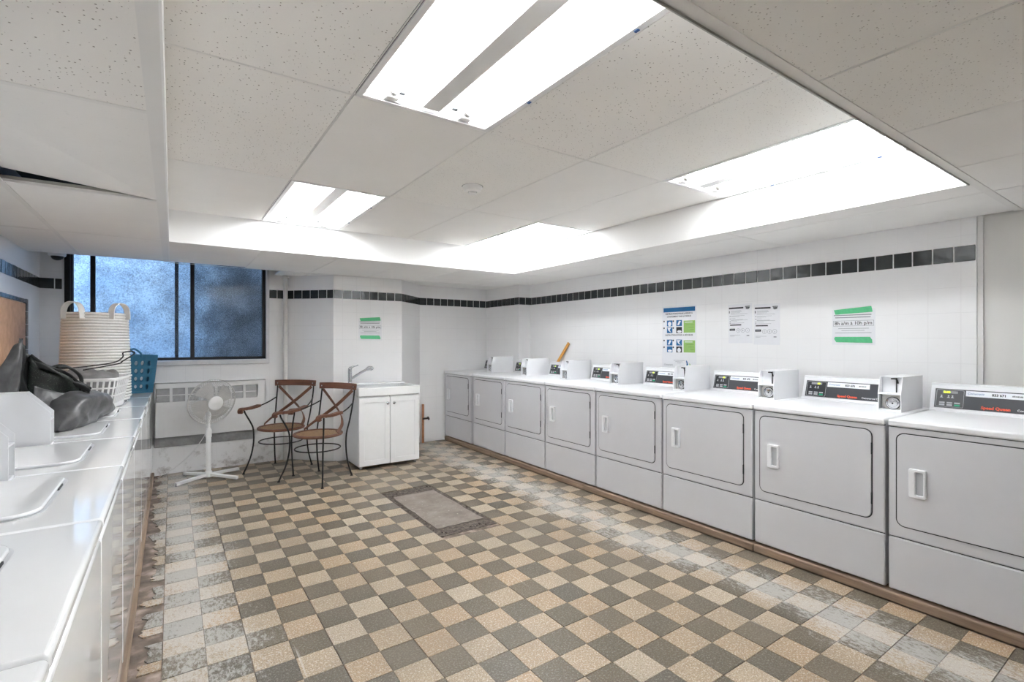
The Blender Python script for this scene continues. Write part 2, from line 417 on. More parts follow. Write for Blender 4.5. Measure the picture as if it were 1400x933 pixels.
# black tile band let into the walls
BZ0, BZ1 = 1.790, 1.882
def band(wall, p0, p1, out, first=0.):
    p0 = Vector(p0); p1 = Vector(p1); L = (p1 - p0).length; d = (p1 - p0) / L; o = Vector(out).normalized()
    pitch = .1005; s = first
    while s < L - .012:
        e = min(s + pitch - .005, L - .002); mb = MB()
        a = p0 + d * (s + .0025); b = p0 + d * e
        jz = random.uniform(-.0012, .0012); pr = .004 + random.uniform(0, .0015)
        vs_ = []
        for z in (BZ0 + jz, BZ1 + jz):
            for q in (a - o * .004, b - o * .004, b + o * pr, a + o * pr): vs_.append((q.x, q.y, z))
        mb.add(vs_, [(0, 3, 2, 1), (4, 5, 6, 7), (0, 1, 5, 4), (1, 2, 6, 5), (2, 3, 7, 6), (3, 0, 4, 7)])
        mb.build('band_tile', M['band'], wall, bevel=(.0015, 1)); s += pitch
band(wr, (XR, .848), (XR, 5.2), (-1, 0)); band(wp, (3.68, 5.2), (XR, 5.2), (0, -1)); band(wp, (3.68, 5.2), (3.68, 6.0), (-1, 0))
band(wb_, (2.66, YW), (3.68, YW), (0, -1)); band(wc, (2.25, YP), (2.66, 6.0), (1, -1)); band(wc, (1.46, YP), (2.25, YP), (0, -1))
band(wc, (1.05, 6.0), (1.46, YP), (-1, -1)); band(ww, (WX1 + .01, YW), (1.05, YW), (0, -1)); band(ww, (XL, YW), (WX0 - .02, YW), (0, -1))
band(wl, (XL, -1.55), (XL, 6.0), (1, 0))

# lower ceiling: tiles, grid bars, the sides of the raised tray
TX0, TX1, TY0, TY1 = -.02, 3.03, .69, 4.37
def ctile(x0, x1, y0, y1, mat, z=None, lift=None, t_=.015):
    z = CZ if z is None else z; g = .0045; mb = MB(); mb.box(x0 + g, x1 - g, y0 + g, y1 - g, z, z + t_)
    if lift:   # one corner pushed up out of the grid
        mb.v = [(a, b, c + lift * max(0, (b - y0) / (y1 - y0)) * max(0, (x1 - a) / (x1 - x0))) for a, b, c in mb.v]
    mb.build('ceiling_tile', mat, ceil)
SM, SP, FI = M['ceil_smooth'], M['ceil_speckled'], M['ceil_fine']
ys = [-1.6, -.49, .73, 1.95, 3.16, 4.38, 5.5]
for i in range(6):
    mm = [SP, SP, SP, SM, SM, SM][i]
    ctile(XL, -.64, ys[i], ys[i + 1], mm, z=CZ + .02 if i == 3 else None, lift=.06 if i == 3 else None)
    ctile(-.64, -.045, ys[i], ys[i + 1], mm, lift=.062 if i == 3 else None)
xs = [-.045, .60, 1.21, 1.82, 2.43, 3.03, 3.27, XR]
for j in range(6):
    if j < 5: ctile(xs[j], xs[j + 1], TY1 + .01, 5.5 if j == 0 else (5.58), SM)
ctile(.93, 1.21, 5.60, 6.0, SM); ctile(1.21, 2.43, 5.60, 6.0, SM); ctile(2.43, 3.03, 5.60, 6.0, SM)
yr = [-1.6, -.55, .66, 1.94, 3.16, 4.37, 5.58, 6.0]
for k in range(7):
    if k > 1: ctile(3.03, 3.27, yr[k], yr[k + 1], SM)
    ctile(3.27, XR, yr[k], yr[k + 1], SM)
xn = [-.045, .27, .88, 1.49, 2.10, 2.71, 3.27]
for j in range(6):
    ctile(xn[j], xn[j + 1], -.55, .66, FI if j < 4 else SM); ctile(xn[j], xn[j + 1], -1.6, -.55, SM)
def tbar(x0, x1, y0, y1, z=None, h=.003, mat=None):
    z = CZ if z is None else z
    if h <= .0012:      # a narrow line: the bar sits a little back in the joint
        if x1 - x0 < y1 - y0: c_ = (x0 + x1) / 2; x0, x1 = c_ - .002, c_ + .002
        else: c_ = (y0 + y1) / 2; y0, y1 = c_ - .002, c_ + .002
        z += h
    MB().box(x0, x1, y0, y1, z - h, z + .002).build('grid_bar', mat or M['tbar_white'], ceil)
hw = .012
for y in ys[1:6]: tbar(XL, -.06, y - hw, y + hw, h=.0015)
tbar(-.64 - hw, -.64 + hw, -1.6, 5.5); tbar(-.066, -.022, -1.6, 5.5, h=.004)
MB().box(-.024, -.018, TY0, 5.5, CZ - .008, CZ + .02).build('grid_bar', M['tray_white'], ceil)
for x in xs[1:6]: tbar(x - hw / 2, x + hw / 2, TY1 + .012, 5.58, h=.0012)
tbar(-.02, XR, 5.58, 5.60, h=.0012); tbar(3.27 - hw / 2, 3.27 + hw / 2, TY0, 6.0, h=.001)
for y in yr[2:6]: tbar(3.04, XR, y - .004, y + .004, h=.0008)
for x in xn[1:6]: tbar(x - hw, x + hw, -1.6, .655, h=.001)
tbar(-.02, XR, .655, .69, h=.003)
MB().box(TX0, TX1, .688, .692, CZ - .009, CZ + .012).build('edge_angle', M['steel'], ceil)
# grey galvanised bar showing under the lifted tile
MB().box(XL, -.06, 3.165, 3.17, CZ + .002, CZ + .03).build('grid_bar', M['steel'], ceil)
TW = M['tray_white']
MB().box(TX0, TX1, TY1, TY1 + .01, CZ - .004, UZ + .01).build('tray_side', TW, ceil)
MB().box(TX1, TX1 + .01, TY0, TY1 + .01, CZ - .004, UZ + .01).build('tray_side', TW, ceil)
MB().box(TX0 - .004, TX0, TY0, TY1, CZ + .0, UZ + .01).build('tray_side', TW, ceil)
MB().box(TX0, TX1, TY0 - .004, TY0, CZ + .0, UZ + .01).build('tray_side', TW, ceil)
# raised tray tiles
UX = [TX0 - .0045, .58, 1.19, 1.80, 2.41, TX1]; UY = [TY0, 1.935, 3.155, TY1]
fix = {(1, 0), (1, 2), (4, 0), (4, 2)}
tm = {(0, 0): SP, (0, 1): SP, (0, 2): SM, (1, 1): SM, (2, 0): SP, (2, 1): FI, (2, 2): SM, (3, 0): FI, (3, 1): SM, (3, 2): SM, (4, 1): SM}
for i in range(5):
    for j in range(3):
        if (i, j) not in fix: ctile(UX[i], UX[i + 1], UY[j], UY[j + 1], tm[(i, j)], UZ)
for x in UX[1:5]: tbar(x - hw / 1.5, x + hw / 1.5, TY0, TY1, UZ, .001)
for y in UY[1:3]: tbar(TX0, TX1, y - .004, y + .004, UZ, .0008)

# floor: bed, square terrazzo tiles, broken edge strip
FX0 = -.034; Q = .1524; FY0 = 2.357
floor = struct('floor', MB().box(XL - .1, XR + .1, -1.7, 6.3, -.1, -.007), M['mortar'])
PX0, PX1, PY0, PY1 = 1.485, 1.955, 3.02, 4.18
def inside_wall(x, y):
    return (1.05 < x < 2.66 and y > YP and (x - 1.05 > 6.0 - y if x < 1.46 else (2.66 - x > 6.0 - y if x > 2.25 else True))) or y > YW - .03
def proj(x, y, z):
    zc = x * math.sin(CAM_A) + y * math.cos(CAM_A); xc = x * math.cos(CAM_A) - y * math.sin(CAM_A)
    return (700 + FPX * xc / zc, 466.5 + FPX * (CAM_H - z) / zc, zc) if zc > .1 else (0, 9999, 9)
cells = []
for i in range(0, 20):
    for j in range(-27, 25):
        x0 = FX0 + i * Q; y0 = FY0 + j * Q; x1 = min(x0 + Q, 2.992); y1 = min(y0 + Q, YW - .021)
        if y1 - y0 < .02: continue
        cx, cy = (x0 + x1) / 2, (y0 + y1) / 2
        if inside_wall(cx, cy) or (PX0 - .02 < cx < PX1 + .02 and PY0 - .02 < cy < PY1 + .02): continue
        u, v, zc = proj(cx, cy, 0)
        cells.append((0 if (-30 < u < 1420 and v < 950) else 1, zc, i, j, x0, x1, y0, y1))
cells.sort()
sq = {}
def tile_mb(w, h, mb=None, ox=0, oy=0, dz=0):
    mb = mb or MB()
    z = dz
    return mb.add([(ox, oy, -.007), (ox + w, oy, -.007), (ox + w, oy + h, -.007), (ox, oy + h, -.007), (ox + .0006, oy + .0006, z), (ox + w - .0006, oy + .0006, z), (ox + w - .0006, oy + h - .0006, z), (ox + .0006, oy + h - .0006, z)],
                  [(4, 5, 6, 7), (0, 1, 5, 4), (1, 2, 6, 5), (2, 3, 7, 6), (3, 0, 4, 7)])
rest = MB()
for n, (vis, zc, i, j, x0, x1, y0, y1) in enumerate(cells):
    gx0 = .0013 if i % 2 == 0 else .0003; gx1 = .0013 if i % 2 == 1 else .0003
    gy0 = .0013 if j % 2 == 0 else .0003; gy1 = .0013 if j % 2 == 1 else .0003
    dark = (i + j) % 2 == 0; mat = M['floor_dark'] if dark else M['floor_light']
    w = x1 - x0 - gx0 - gx1; h = y1 - y0 - gy0 - gy1
    if n < 300 and vis == 0:
        key = (dark, round(w, 4), round(h, 4))
        if key not in sq: sq[key] = tile_mb(w, h).mesh('floor_tile', mat)
        o = link('floor_tile', sq[key], floor); o.location = (x0 + gx0, y0 + gy0, random.uniform(-.0006, .0006))
    else:
        rest.cur = 0 if dark else 1
        tile_mb(w, h, rest, x0 + gx0, y0 + gy0, random.uniform(-.0005, .0005))
rest.build('floor_tile', [M['floor_dark'], M['floor_light']], floor, kind='stuff')
# broken tiles along the washer plinth
for j in range(-27, 24):
    y0 = FY0 + j * Q; a = y0 + .002; b = min(y0 + Q - .002, YW - .03)
    if random.random() < .2 and j > -4: a += .08
    xl = -.136 + random.uniform(.0, .05) * (random.random() < .7)
    n = 5; left = [(xl + random.uniform(0, .032), a + (b - a) * k / n) for k in range(n + 1)]
    poly = [(FX0 - .002, a), (FX0 - .002, b)] + left[::-1]
    MB().prism(poly, -.007, -.0005).build('floor_tile', M['floor_dark'] if j % 2 else M['floor_light'], floor)
# concrete access cover let into the floor
ac = thing('access_cover', ((PX0 + PX1) / 2, (PY0 + PY1) / 2, 0), 'worn grey concrete access cover let into the checkered floor', 'floor hatch')
hx, hy = (PX1 - PX0) / 2, (PY1 - PY0) / 2
def rough_rect(x0, x1, y0, y1, j, n=9):
    p = []
    for k in range(n): p.append((x0 + (x1 - x0) * k / n, y0 + random.uniform(-j, j)))
    for k in range(n): p.append((x1 + random.uniform(-j, j), y0 + (y1 - y0) * k / n))
    for k in range(n): p.append((x1 - (x1 - x0) * k / n, y1 + random.uniform(-j, j)))
    for k in range(n): p.append((x0 + random.uniform(-j, j), y1 - (y1 - y0) * k / n))
    return p
MB().prism(rough_rect(-hx + .004, hx - .004, -hy + .004, hy - .004, .003), -.0065, -.004).build('crumbled_border', M['crumble'], ac)
MB().prism(rough_rect(-.19, .185, -hy + .135, hy - .18, .006), -.0045, .003).build('concrete_slab', M['concrete'], ac)
for k in range(26):
    a = random.choice([(random.uniform(-hx, hx), -hy + random.uniform(.02, .1)), (random.uniform(-hx, hx), hy - random.uniform(.02, .15)), (-hx + .02, random.uniform(-hy, hy)), (hx - .02, random.uniform(-hy, hy))])
    r = random.uniform(.004, .012); q = [(a[0] + r * random.uniform(.6, 1.2) * math.cos(t_), a[1] + r * random.uniform(.6, 1.2) * math.sin(t_)) for t_ in [R(60 * z) for z in range(6)]]
    MB().prism(q, -.0045, random.uniform(-.001, .003)).build('concrete_chip', M['crumble'], ac)

# wooden plinths below the machines
def plinth(name, x0, x1, y0, y1, h, label):
    t_ = thing(name, ((x0 + x1) / 2, (y0 + y1) / 2, 0), label, 'plinth')
    w = (x1 - x0) / 2; y = y0; first = True
    while y < y1 - .1:
        e = min(y + 1.55, y1); 
        MB().box(-w, w, y - (y0 + y1) / 2 + .002, e - (y0 + y1) / 2 - .002, .0, h).build('plank', M['plinth_wood'], t_, bevel=(.008, 2)); y = e
plinth('wooden_plinth', 2.996, 3.08, .15, 5.96, .050, 'worn brown timber strip on the floor under the dryers')
plinth('wooden_plinth', -.84, -.143, .30, 5.97, .034, 'rough brown timber base on the floor under the washers')

# ------------------------------------------------------------------ window
win = MB()
def fr(x0, x1, z0, z1, y0=6.03, y1=6.09): win.box(x0, x1, y0, y1, z0, z1)
fr(WX0 + .001, WX0 + .05, WZ0, WZ1); fr(WX1 - .035, WX1 - .001, WZ0, WZ1); fr(WX0 + .001, WX1 - .001, WZ0, WZ0 + .028); fr(WX0 + .001, WX1 - .001, WZ1 - .03, WZ1)
w1 = win.build('window_1', M['frame_dark'], None, kind='structure', bevel=(.003, 1))
MB().box(WX0 - .004, WX0 + .035, 5.985, 6.03, WZ0, 2.58).build('sealant_strip', M['sealant'], w1)
def xat(u, y):
    r = (u - 700) / FPX; return y * (math.sin(CAM_A) + r * math.cos(CAM_A)) / (math.cos(CAM_A) - r * math.sin(CAM_A))
xm = xat(263, 6.06)
MB().box(xm - .018, xm + .018, 6.02, 6.10, WZ0, WZ1).build('mullion', M['frame_dark'], w1, bevel=(.003, 1))
xb = xat(127, 6.05); MB().box(xb - .018, xb + .018, 6.035, 6.075, WZ0, WZ1).build('sash_stile', M['frame_dark'], w1)
xq = xat(241.5, 6.11); MB().box(xq - .016, xq + .016, 6.10, 6.13, WZ0, WZ1).build('sash_stile', M['frame_dark'], w1)
MB().box(WX0 + .05, xm - .018, 6.085, 6.089, WZ0 + .028, WZ1 - .03).build('pane', M['pane_dusty'], w1)
MB().box(xm + .018, WX1 - .035, 6.055, 6.059, WZ0 + .028, WZ1 - .03).build('pane', M['pane_grimy'], w1)
MB().box(WX0 - .03, WX1 + .03, 5.975, 6.035, WZ0 - .05, WZ0 - .001).build('window_sill', M['sill'], w1, bevel=(.004, 1))
MB().box(WX1, WX1 + .03, 5.985, 6.0, WZ0 - .05, 2.58).build('window_casing', M['sill'], w1)
struct('wall_outside', MB().box(-3.4, 3.2, 6.95, 7.1, -.5, 3.3), M['outside'])
struct('wall_outside_return', MB().box(1.7, 1.85, 6.15, 6.95, -.5, 3.3), M['outside'])

# grey ledge below the convector, vertical riser pipe
struct('trim_2', MB().box(-.145, .73, YW - .035, YW + .02, .270, .368), M['ledge'], bevel=(.004, 1))
mb = MB(); mb.lathe([(.027, .005), (.027, 2.02)], 16); mb.lathe([(.044, 2.0), (.044, 2.03), (.03, 2.035)], 16)
pr = thing('riser_pipe', (1.035, 5.94, 0), 'white vertical riser pipe in the corner right of the window', 'pipe')
MB().lathe([(.0, .002), (.024, .002), (.024, 2.03), (0, 2.03)], 16).build('pipe', M['pipe_white'], pr, smooth='auto')
MB().lathe([(.0, 2.015), (.042, 2.015), (.042, 2.028), (.025, 2.04), (0, 2.04)], 16).build('collar', M['pipe_white'], pr, smooth='auto')

# ------------------------------------------------------------------ ceiling lights
def troffer(i, j, label):
    x0, x1, y0, y1 = UX[i] + .006, UX[i + 1] - .006, UY[j] + .006, UY[j + 1] - .006
    if i == 4: x1 = TX1 - .004
    cx, cy = (x0 + x1) / 2, (y0 + y1) / 2; w, l = (x1 - x0) / 2, (y1 - y0) / 2
    L = thing('ceiling_light', (cx, cy, UZ), label, 'ceiling light', group='open fluorescent troffers in the raised ceiling')
    hh = .08; e = .022
    # reflector pan with sloping sides
    pan = [(-w + e, .0), (-w + .10, .055), (-w + .18, hh), (-.06, hh), (.06, hh), (w - .18, hh), (w - .10, .055), (w - e, .0)]
    m_ = MB(); n = len(pan)
    vs_ = [(p[0], s_ * (l - e), p[1]) for s_ in (-1, 1) for p in pan]
    m_.add(vs_, [(k, k + 1, n + k + 1, n + k) for k in range(n - 1)] + [tuple(range(n)), tuple(range(2 * n - 1, n - 1, -1))])
    m_.build('reflector', M['tray_white'], L)
    m_ = MB(); m_.ring([(-w, -l), (w, -l), (w, l), (-w, l)], [(-w + e, -l + e), (w - e, -l + e), (w - e, l - e), (-w + e, l - e)], -.003, .004); m_.build('frame', M['white_metal'], L)
    MB().prism([(-.062, .079), (-.038, .004), (.038, .004), (.062, .079)], -l + .045, l - .045, 'y').build('ballast_cover', M['white_metal'], L)
    for s_ in (-1, 1):
        MB().tube([(s_ * .165, -l + .075, .030), (s_ * .165, l - .075, .030)], .0185, 12).build('tube', M['tube'], L, smooth='auto')
        for q in (-1, 1):
            yq = q * (l - .055)
            sk = MB().box(s_ * .165 - .026, s_ * .165 + .026, min(yq, yq + q * .03), max(yq, yq + q * .03), .004, .080).build('socket', M['white_plastic'], L, bevel=(.004, 1))
            MB().tube([(s_ * .165, yq - q * .022, .030), (s_ * .165, yq, .030)], .0195, 12).build('tube_cap', M['steel'], sk)
            MB().box(s_ * .165 - .011 + .045 * -s_, s_ * .165 + .011 + .045 * -s_, min(yq + q * .03, yq + q * .02), max(yq + q * .03, yq + q * .02), .04, .046).build('slot', M['seam'], sk)
    for yk in (-l * .45, l * .45): MB().box(w - .014, w - .004, yk - .008, yk + .008, -.006, -.003).build('latch_clip', M['clip_blue'], L)
troffer(1, 0, 'open fluorescent ceiling light at the top edge, nearest the camera')
troffer(1, 2, 'open fluorescent ceiling light in the far left of the raised ceiling, near the window')
troffer(4, 0, 'open fluorescent ceiling light at the right, above the near dryers')
troffer(4, 2, 'open fluorescent ceiling light in the far right corner of the raised ceiling')
sd = thing('smoke_detector', (1.53, 2.66, UZ), 'round white smoke detector on the raised ceiling', 'smoke detector')
MB().lathe([(0, 0), (.062, 0), (.062, -.012), (.058, -.014), (.05, -.03), (.03, -.036), (0, -.036)][::-1], 28).build('body', M['white_plastic'], sd, smooth='auto')
MB().lathe([(0, -.05), (.022, -.05), (.026, -.046), (.026, -.036)], 20).build('sensor', M['white_plastic'], sd, smooth='auto')
MB().lathe([(.028, -.0375), (.024, -.0375)], 20).build('gap', M['seam'], sd)
MB().lathe([(.065, -.002), (.062, -.002)], 28).build('base_shadow_gap', M['seam'], sd)

# ------------------------------------------------------------------ dryers
DW, DD = .690, .70
def face(x, v, off=.0):      # point on the sloping face of a console
    return Vector((x, .5962 + .277 * v - .961 * off, .868 + .961 * v + .277 * off))
FXD, FT, FN = Vector((1, 0, 0)), Vector((0, .277, .961)), Vector((0, -.961, .277))
def fm(x, v, off): return frame_mtx(face(x, v, off), FXD, FT, FN)
def fpatch(x0, x1, v0, v1, off, th=.0006):
    mb = MB(); mb.box(x0, x1, v0, v1, -.0004, th); return mb.xf(frame_mtx(face(0, 0, off), FXD, FT, FN))
def make_dryer():
    t_ = thing('dryer', (0, 0, 0), '', 'dryer', group='coin-operated dryers along the right wall')
    E_ = M['dryer']
    MB().box(.002, DW - .002, .012, DD, 0, .829).build('cabinet', E_, t_, bevel=(.006, 2))
    MB().box(.004, DW - .004, .0095, .013, .262, .282).build('panel_seam', M['seam'], t_)  # dark strip stands in for shade on the enamel between the panels
    MB().box(.001, DW - .001, .0, .03, .004, .2685).build('lower_panel', E_, t_, bevel=(.007, 3))
    MB().box(.001, DW - .001, .0, .03, .2735, .826).build('front_panel', E_, t_, bevel=(.007, 3))
    MB().box(.004, DW - .004, .003, .02, .825, .831).build('panel_seam', M['seam'], t_)  # dark strip painting the shade in the joint below the worktop
    MB().box(.0, DW, -.010, DD, .829, .862).build('worktop', M['console'], t_, bevel=(.009, 3))
    dx0, dx1, dz0, dz1 = .038, .630, .335, .795
    MB().prism(rrect(dx0 - .0055, dx1 + .0055, dz0 - .0055, dz1 + .0055, .037), -.0012, .002, 'y').build('door_gasket', M['seam'], t_)
    d = MB().prism(rrect(dx0, dx1, dz0, dz1, .032), -.006, .002, 'y').build('door', E_, t_, bevel=(.0025, 2))
    hx0, hx1, hz0, hz1 = .090, .158, .492, .632
    h = MB().ring(rrect(hx0, hx1, hz0, hz1, .007, 3), rrect(hx0 + .026, hx1 - .010, hz0 + .014, hz1 - .014, .005, 3), -.022, -.004, 'y').build('handle', M['console'], d, bevel=(.003, 2))
    MB().box(hx0 + .024, hx1 - .008, -.0075, -.005, hz0 + .012, hz1 - .012).build('handle_pocket', M['button_grey'], d)  # grey plate, the shade of the pocket put into its colour
    for z in (.44, .70): MB().box(dx1 - .001, dx1 + .006, -.0075, .001, z - .03, z + .03).build('hinge', M['seam'], t_, bevel=(.0015, 1))
    for fx_ in (.05, DW - .05):
        for fy_ in (.05, DD - .05): MB().lathe([(0, -.0085), (.018, -.0085), (.014, .002), (0, .002)], 10, fx_, fy_).build('foot', M['black'], t_)
    # console with its printed panel
    prof = [(.584, .862), (.588, .870), (.5985, .872), (.638, 1.008), (.636, 1.013), (.642, 1.019), (.69, 1.019), (.698, 1.012), (.698, .862)]
    c = MB().prism(prof, .002, .61, 'x').build('console', M['console'], t_, bevel=(.002, 1))
    fpatch(.022, .590, .014, .124, .001).build('control_panel', M['black_panel'], c)
    fpatch(.026, .152, .017, .121, .0018).build('display_module', M['module'], c)
    mb = MB(); mb.ring(rrect(.029, .149, .020, .118, .004, 2), rrect(.0305, .1475, .0215, .1165, .003, 2), 0, .0008); mb.xf(frame_mtx(face(0, 0, .0026), FXD, FT, FN)); mb.build('module_outline', M['button_grey'], c)
    fpatch(.056, .122, .098, .112, .0028).build('display_window', M['ink_grey'], c)
    for k in range(3):
        fpatch(.044 + k * .033, .068 + k * .033, .040, .048, .0028).build('button', M['button_grey'], c)
        fpatch(.044 + k * .033, .068 + k * .033, .027, .036, .0028).build('button', M['button_green'] if k == 2 else M['button_grey'], c)
    for xk in (.052, .083, .100):
        mb = MB(); mb.disc((xk, .084, .0), .004, 8); mb.add([(xk - .008, .072, 0), (xk + .008, .072, 0), (xk, .081, 0)], [(0, 1, 2)]); mb.xf(frame_mtx(face(0, 0, .0032), FXD, FT, FN)); mb.build('indicator_mark', M['button_grey'], c)
    fpatch(.156, .40, .088, .119, .0018).build('number_label', M['label_white'], c)
    text('Coinamatic', .016, M['ink_blue'], fm(.162, .099, .0032), 'lettering', c, sx=.95, shear=.3)
    text('SÉCHEUSE', .009, M['ink'], fm(.340, .100, .0032), 'lettering', c, bold=.0003)
    text('Speed Queen', .021, M['ink_red'], fm(.222, .024, .0028), 'lettering', c, bold=.0008)
    text('Commercial Dryer', .016, M['label_white'], fm(.362, .025, .0028), 'lettering', c, sx=.95)
    # coin box
    bx0, bx1 = .548, .658; zb, zt = .8625, 1.058; th = .004
    side = [(.320, zb), (.655, zb), (.655, zt), (.345, zt), (.318, .965)]
    b = MB(); b.prism(side, bx0, bx0 + th, 'x'); b.prism(side, bx1 - th, bx1, 'x')
    b.box(bx0 + th, bx1 - th, .345, .655, zt - th, zt); b.box(bx0 + th, bx1 - th, .322, .655, zb, zb + .012); b.box(bx0 + th, bx1 - th, .318, .375, .958, .966); b.box(bx0 + th, bx1 - th, .650, .655, zb, zt)
    b.box(bx0 + th, bx1 - th, .375, .38, .96, zt - th)
    cb = b.build('coin_box', M['console'], t_)
    MB().box(bx0 + .012, bx1 - th, .340, .346, zb + .014, .957).build('lock_plate', M['steel'], cb, bevel=(.002, 1))
    mb = MB(); mb.lathe([(.032, 0), (.032, .006), (.027, .007), (.026, .003), (.022, .003), (.021, .008), (.008, .009), (0, .009)], 24)
    mb.xf(Matrix.Translation((bx0 + .066, .340, .910)) @ Matrix.Rotation(R(90), 4, 'X')); mb.build('lock', M['chrome'], cb, smooth='auto')
    mb = MB(); mb.ring([(.036 * math.cos(R(a)), .036 * math.sin(R(a))) for a in range(0, 360, 20)], [(.0325 * math.cos(R(a)), .0325 * math.sin(R(a))) for a in range(0, 360, 20)], 0, .002); mb.xf(Matrix.Translation((bx0 + .066, .3398, .910)) @ Matrix.Rotation(R(90), 4, 'X')); mb.build('lock_ring', M['seam'], cb)
    MB().box(bx0 + .063, bx0 + .069, .329, .332, .905, .914).build('keyhole', M['seam'], cb)
    for z in (.880, .945):
        mb = MB(); mb.lathe([(.005, 0), (.005, .003), (0, .004)], 10); mb.xf(Matrix.Translation((bx0 + .020, .340, z)) @ Matrix.Rotation(R(90), 4, 'X')); mb.build('rivet', M['chrome'], cb)
    MB().box(bx0 + .070, bx0 + .074, .368, .3745, .968, 1.05).build('coin_slot', M['black'], cb)
    mb = MB(); mb.tube(spline([(bx0 + .05, .362, 1.045), (bx0 + .075, .358, 1.044), (bx0 + .083, .360, 1.02)], 5), .004, 8); mb.build('coin_lever', M['dark_metal'], cb)
    return t_
proto = make_dryer()
nums = ['833 669', '833 675', '833 670', '833 674', '833 673', '833 672', '833 676', '833 671']
show = ['60', '60', '60', '60', '60', '60', '60', '2.00']
dlab = ['white coin-operated dryer farthest back, standing in the corner by the back wall',
        'second white dryer from the back corner, just beyond the yellow stick',
        'third white dryer from the back corner, just nearer than the yellow stick on the wall',
        'fourth white dryer from the back corner, fifth from the right edge of the picture',
        'white dryer below the tall blue and green instruction poster, fourth from the right edge',
        'white dryer below the two grey printed notices, third from the right edge',
        'white dryer below the notice with green tape, second from the right edge',
        'nearest white dryer, cut off by the right edge, its display showing two hours']
YD = 1.0017; PD = .7034
for k in range(8):
    o = proto if k == 7 else copy_tree(proto)
    yl = YD + (7 - k) * PD - .006
    if k == 0: yl = 5.965
    o.location = (3.010, yl, .0590); o.rotation_euler = (0, 0, R(-90)); o['label'] = dlab[k]
    c = [ch for ch in o.children if ch.name.startswith('console')][0]
    text(nums[k], .018, M['ink'], fm(.262, .097, .0032), 'machine_number', c, bold=.0006, sx=.95)
    text(show[k], .0155, M['digit'], fm(.060 if k == 7 else .094, .0995, .0036), 'display_digits', c, bold=.0008, sx=1.1)

# ------------------------------------------------------------------ washers
WW, WD, WH = .703, .68, .802
def make_washer():
    t_ = thing('washer', (0, 0, 0), '', 'washer', group='top-loading washers along the left wall')
    E_ = M['washer']
    MB().box(.003, WW - .003, .008, WD, 0, WH - .03).build('cabinet', E_, t_, bevel=(.012, 3))
    MB().box(.004, WW - .004, .0, .02, .02, WH - .052).build('front_panel', E_, t_, bevel=(.008, 3))
    MB().box(.006, WW - .006, .009, .03, WH - .055, WH - .03).build('panel_seam', M['button_grey'], t_)
    MB().box(.0, WW, -.004, WD, WH - .030, WH - .0).build('top_panel', E_, t_, bevel=(.010, 4))
    lid = MB().prism(rrect(.115, .60, .145, .50, .07, 6), WH + .0005, WH + .012).build('lid', E_, t_, bevel=(.005, 3))
    MB().prism(rrect(.108, .607, .138, .507, .075, 6), WH, WH + .0012).build('lid_seal', M['button_grey'], t_)
    MB().box(.40, .47, .1415, .150, WH + .001, WH + .007).build('finger_notch', M['seam'], lid)
    prof = [(.535, WH), (.55, WH + .02), (.60, WH + .15), (.62, WH + .16), (.672, WH + .16), (.678, WH)]
    c = MB().prism(prof, .002, WW - .002, 'x').build('console', E_, t_, bevel=(.003, 1))
    mb = MB().add([(.03, .5535, WH + .033), (.59, .5535, WH + .033), (.59, .5935, WH + .137), (.03, .5935, WH + .137)], [(0, 1, 2, 3)]); mb.build('control_panel', M['black_panel'], c)
    bx0, bx1 = .612, .698; zt = WH + .25; th = .004
    side = [(.300, WH), (.62, WH), (.62, zt), (.385, zt), (.300, zt - .095)]
    b = MB(); b.prism(side, bx0, bx0 + th, 'x'); b.prism(side, bx1 - th, bx1, 'x')
    b.box(bx0 + th, bx1 - th, .385, .62, zt - th, zt); b.box(bx0 + th, bx1 - th, .302, .62, WH, WH + .01); b.box(bx0 + th, bx1 - th, .300, .36, WH + .12, WH + .126); b.box(bx0 + th, bx1 - th, .615, .62, WH, zt)
    b.box(bx0 + th, bx1 - th, .40, .405, WH + .01, zt - th)
    cb = b.build('coin_box', M['console'], t_)
    MB().box(bx0 + .01, bx1 - th, .330, .336, WH + .012, WH + .118).build('lock_plate', M['steel'], cb)
    mb = MB(); mb.lathe([(.024, 0), (.024, .006), (.018, .007), (.006, .008), (0, .008)], 20); mb.xf(Matrix.Translation((bx0 + .045, .330, WH + .065)) @ Matrix.Rotation(R(90), 4, 'X')); mb.build('lock', M['chrome'], cb, smooth='auto')
    return t_
wlab = ['white top-loading washer nearest the camera, barely in the bottom left corner',
        'near white washer in the lower left corner with an empty top',
        'third white washer from the near end, two washers nearer than the bag',
        'white washer just nearer than the bag, its big coin box at the left edge',
        'white washer with the grey and black bag lying on its lid',
        'white washer under the white slotted laundry basket',
        'white washer carrying the tall white rope hamper',
        'farthest white washer, in the window corner under the teal basket']
wproto = make_washer()
for k in range(8):
    o = wproto if k == 0 else copy_tree(wproto)
    o.location = (-.158, .325 + .7075 * k, .0345); o.rotation_euler = (0, 0, R(90)); o['label'] = wlab[k]
TOPZ = .0345 + WH

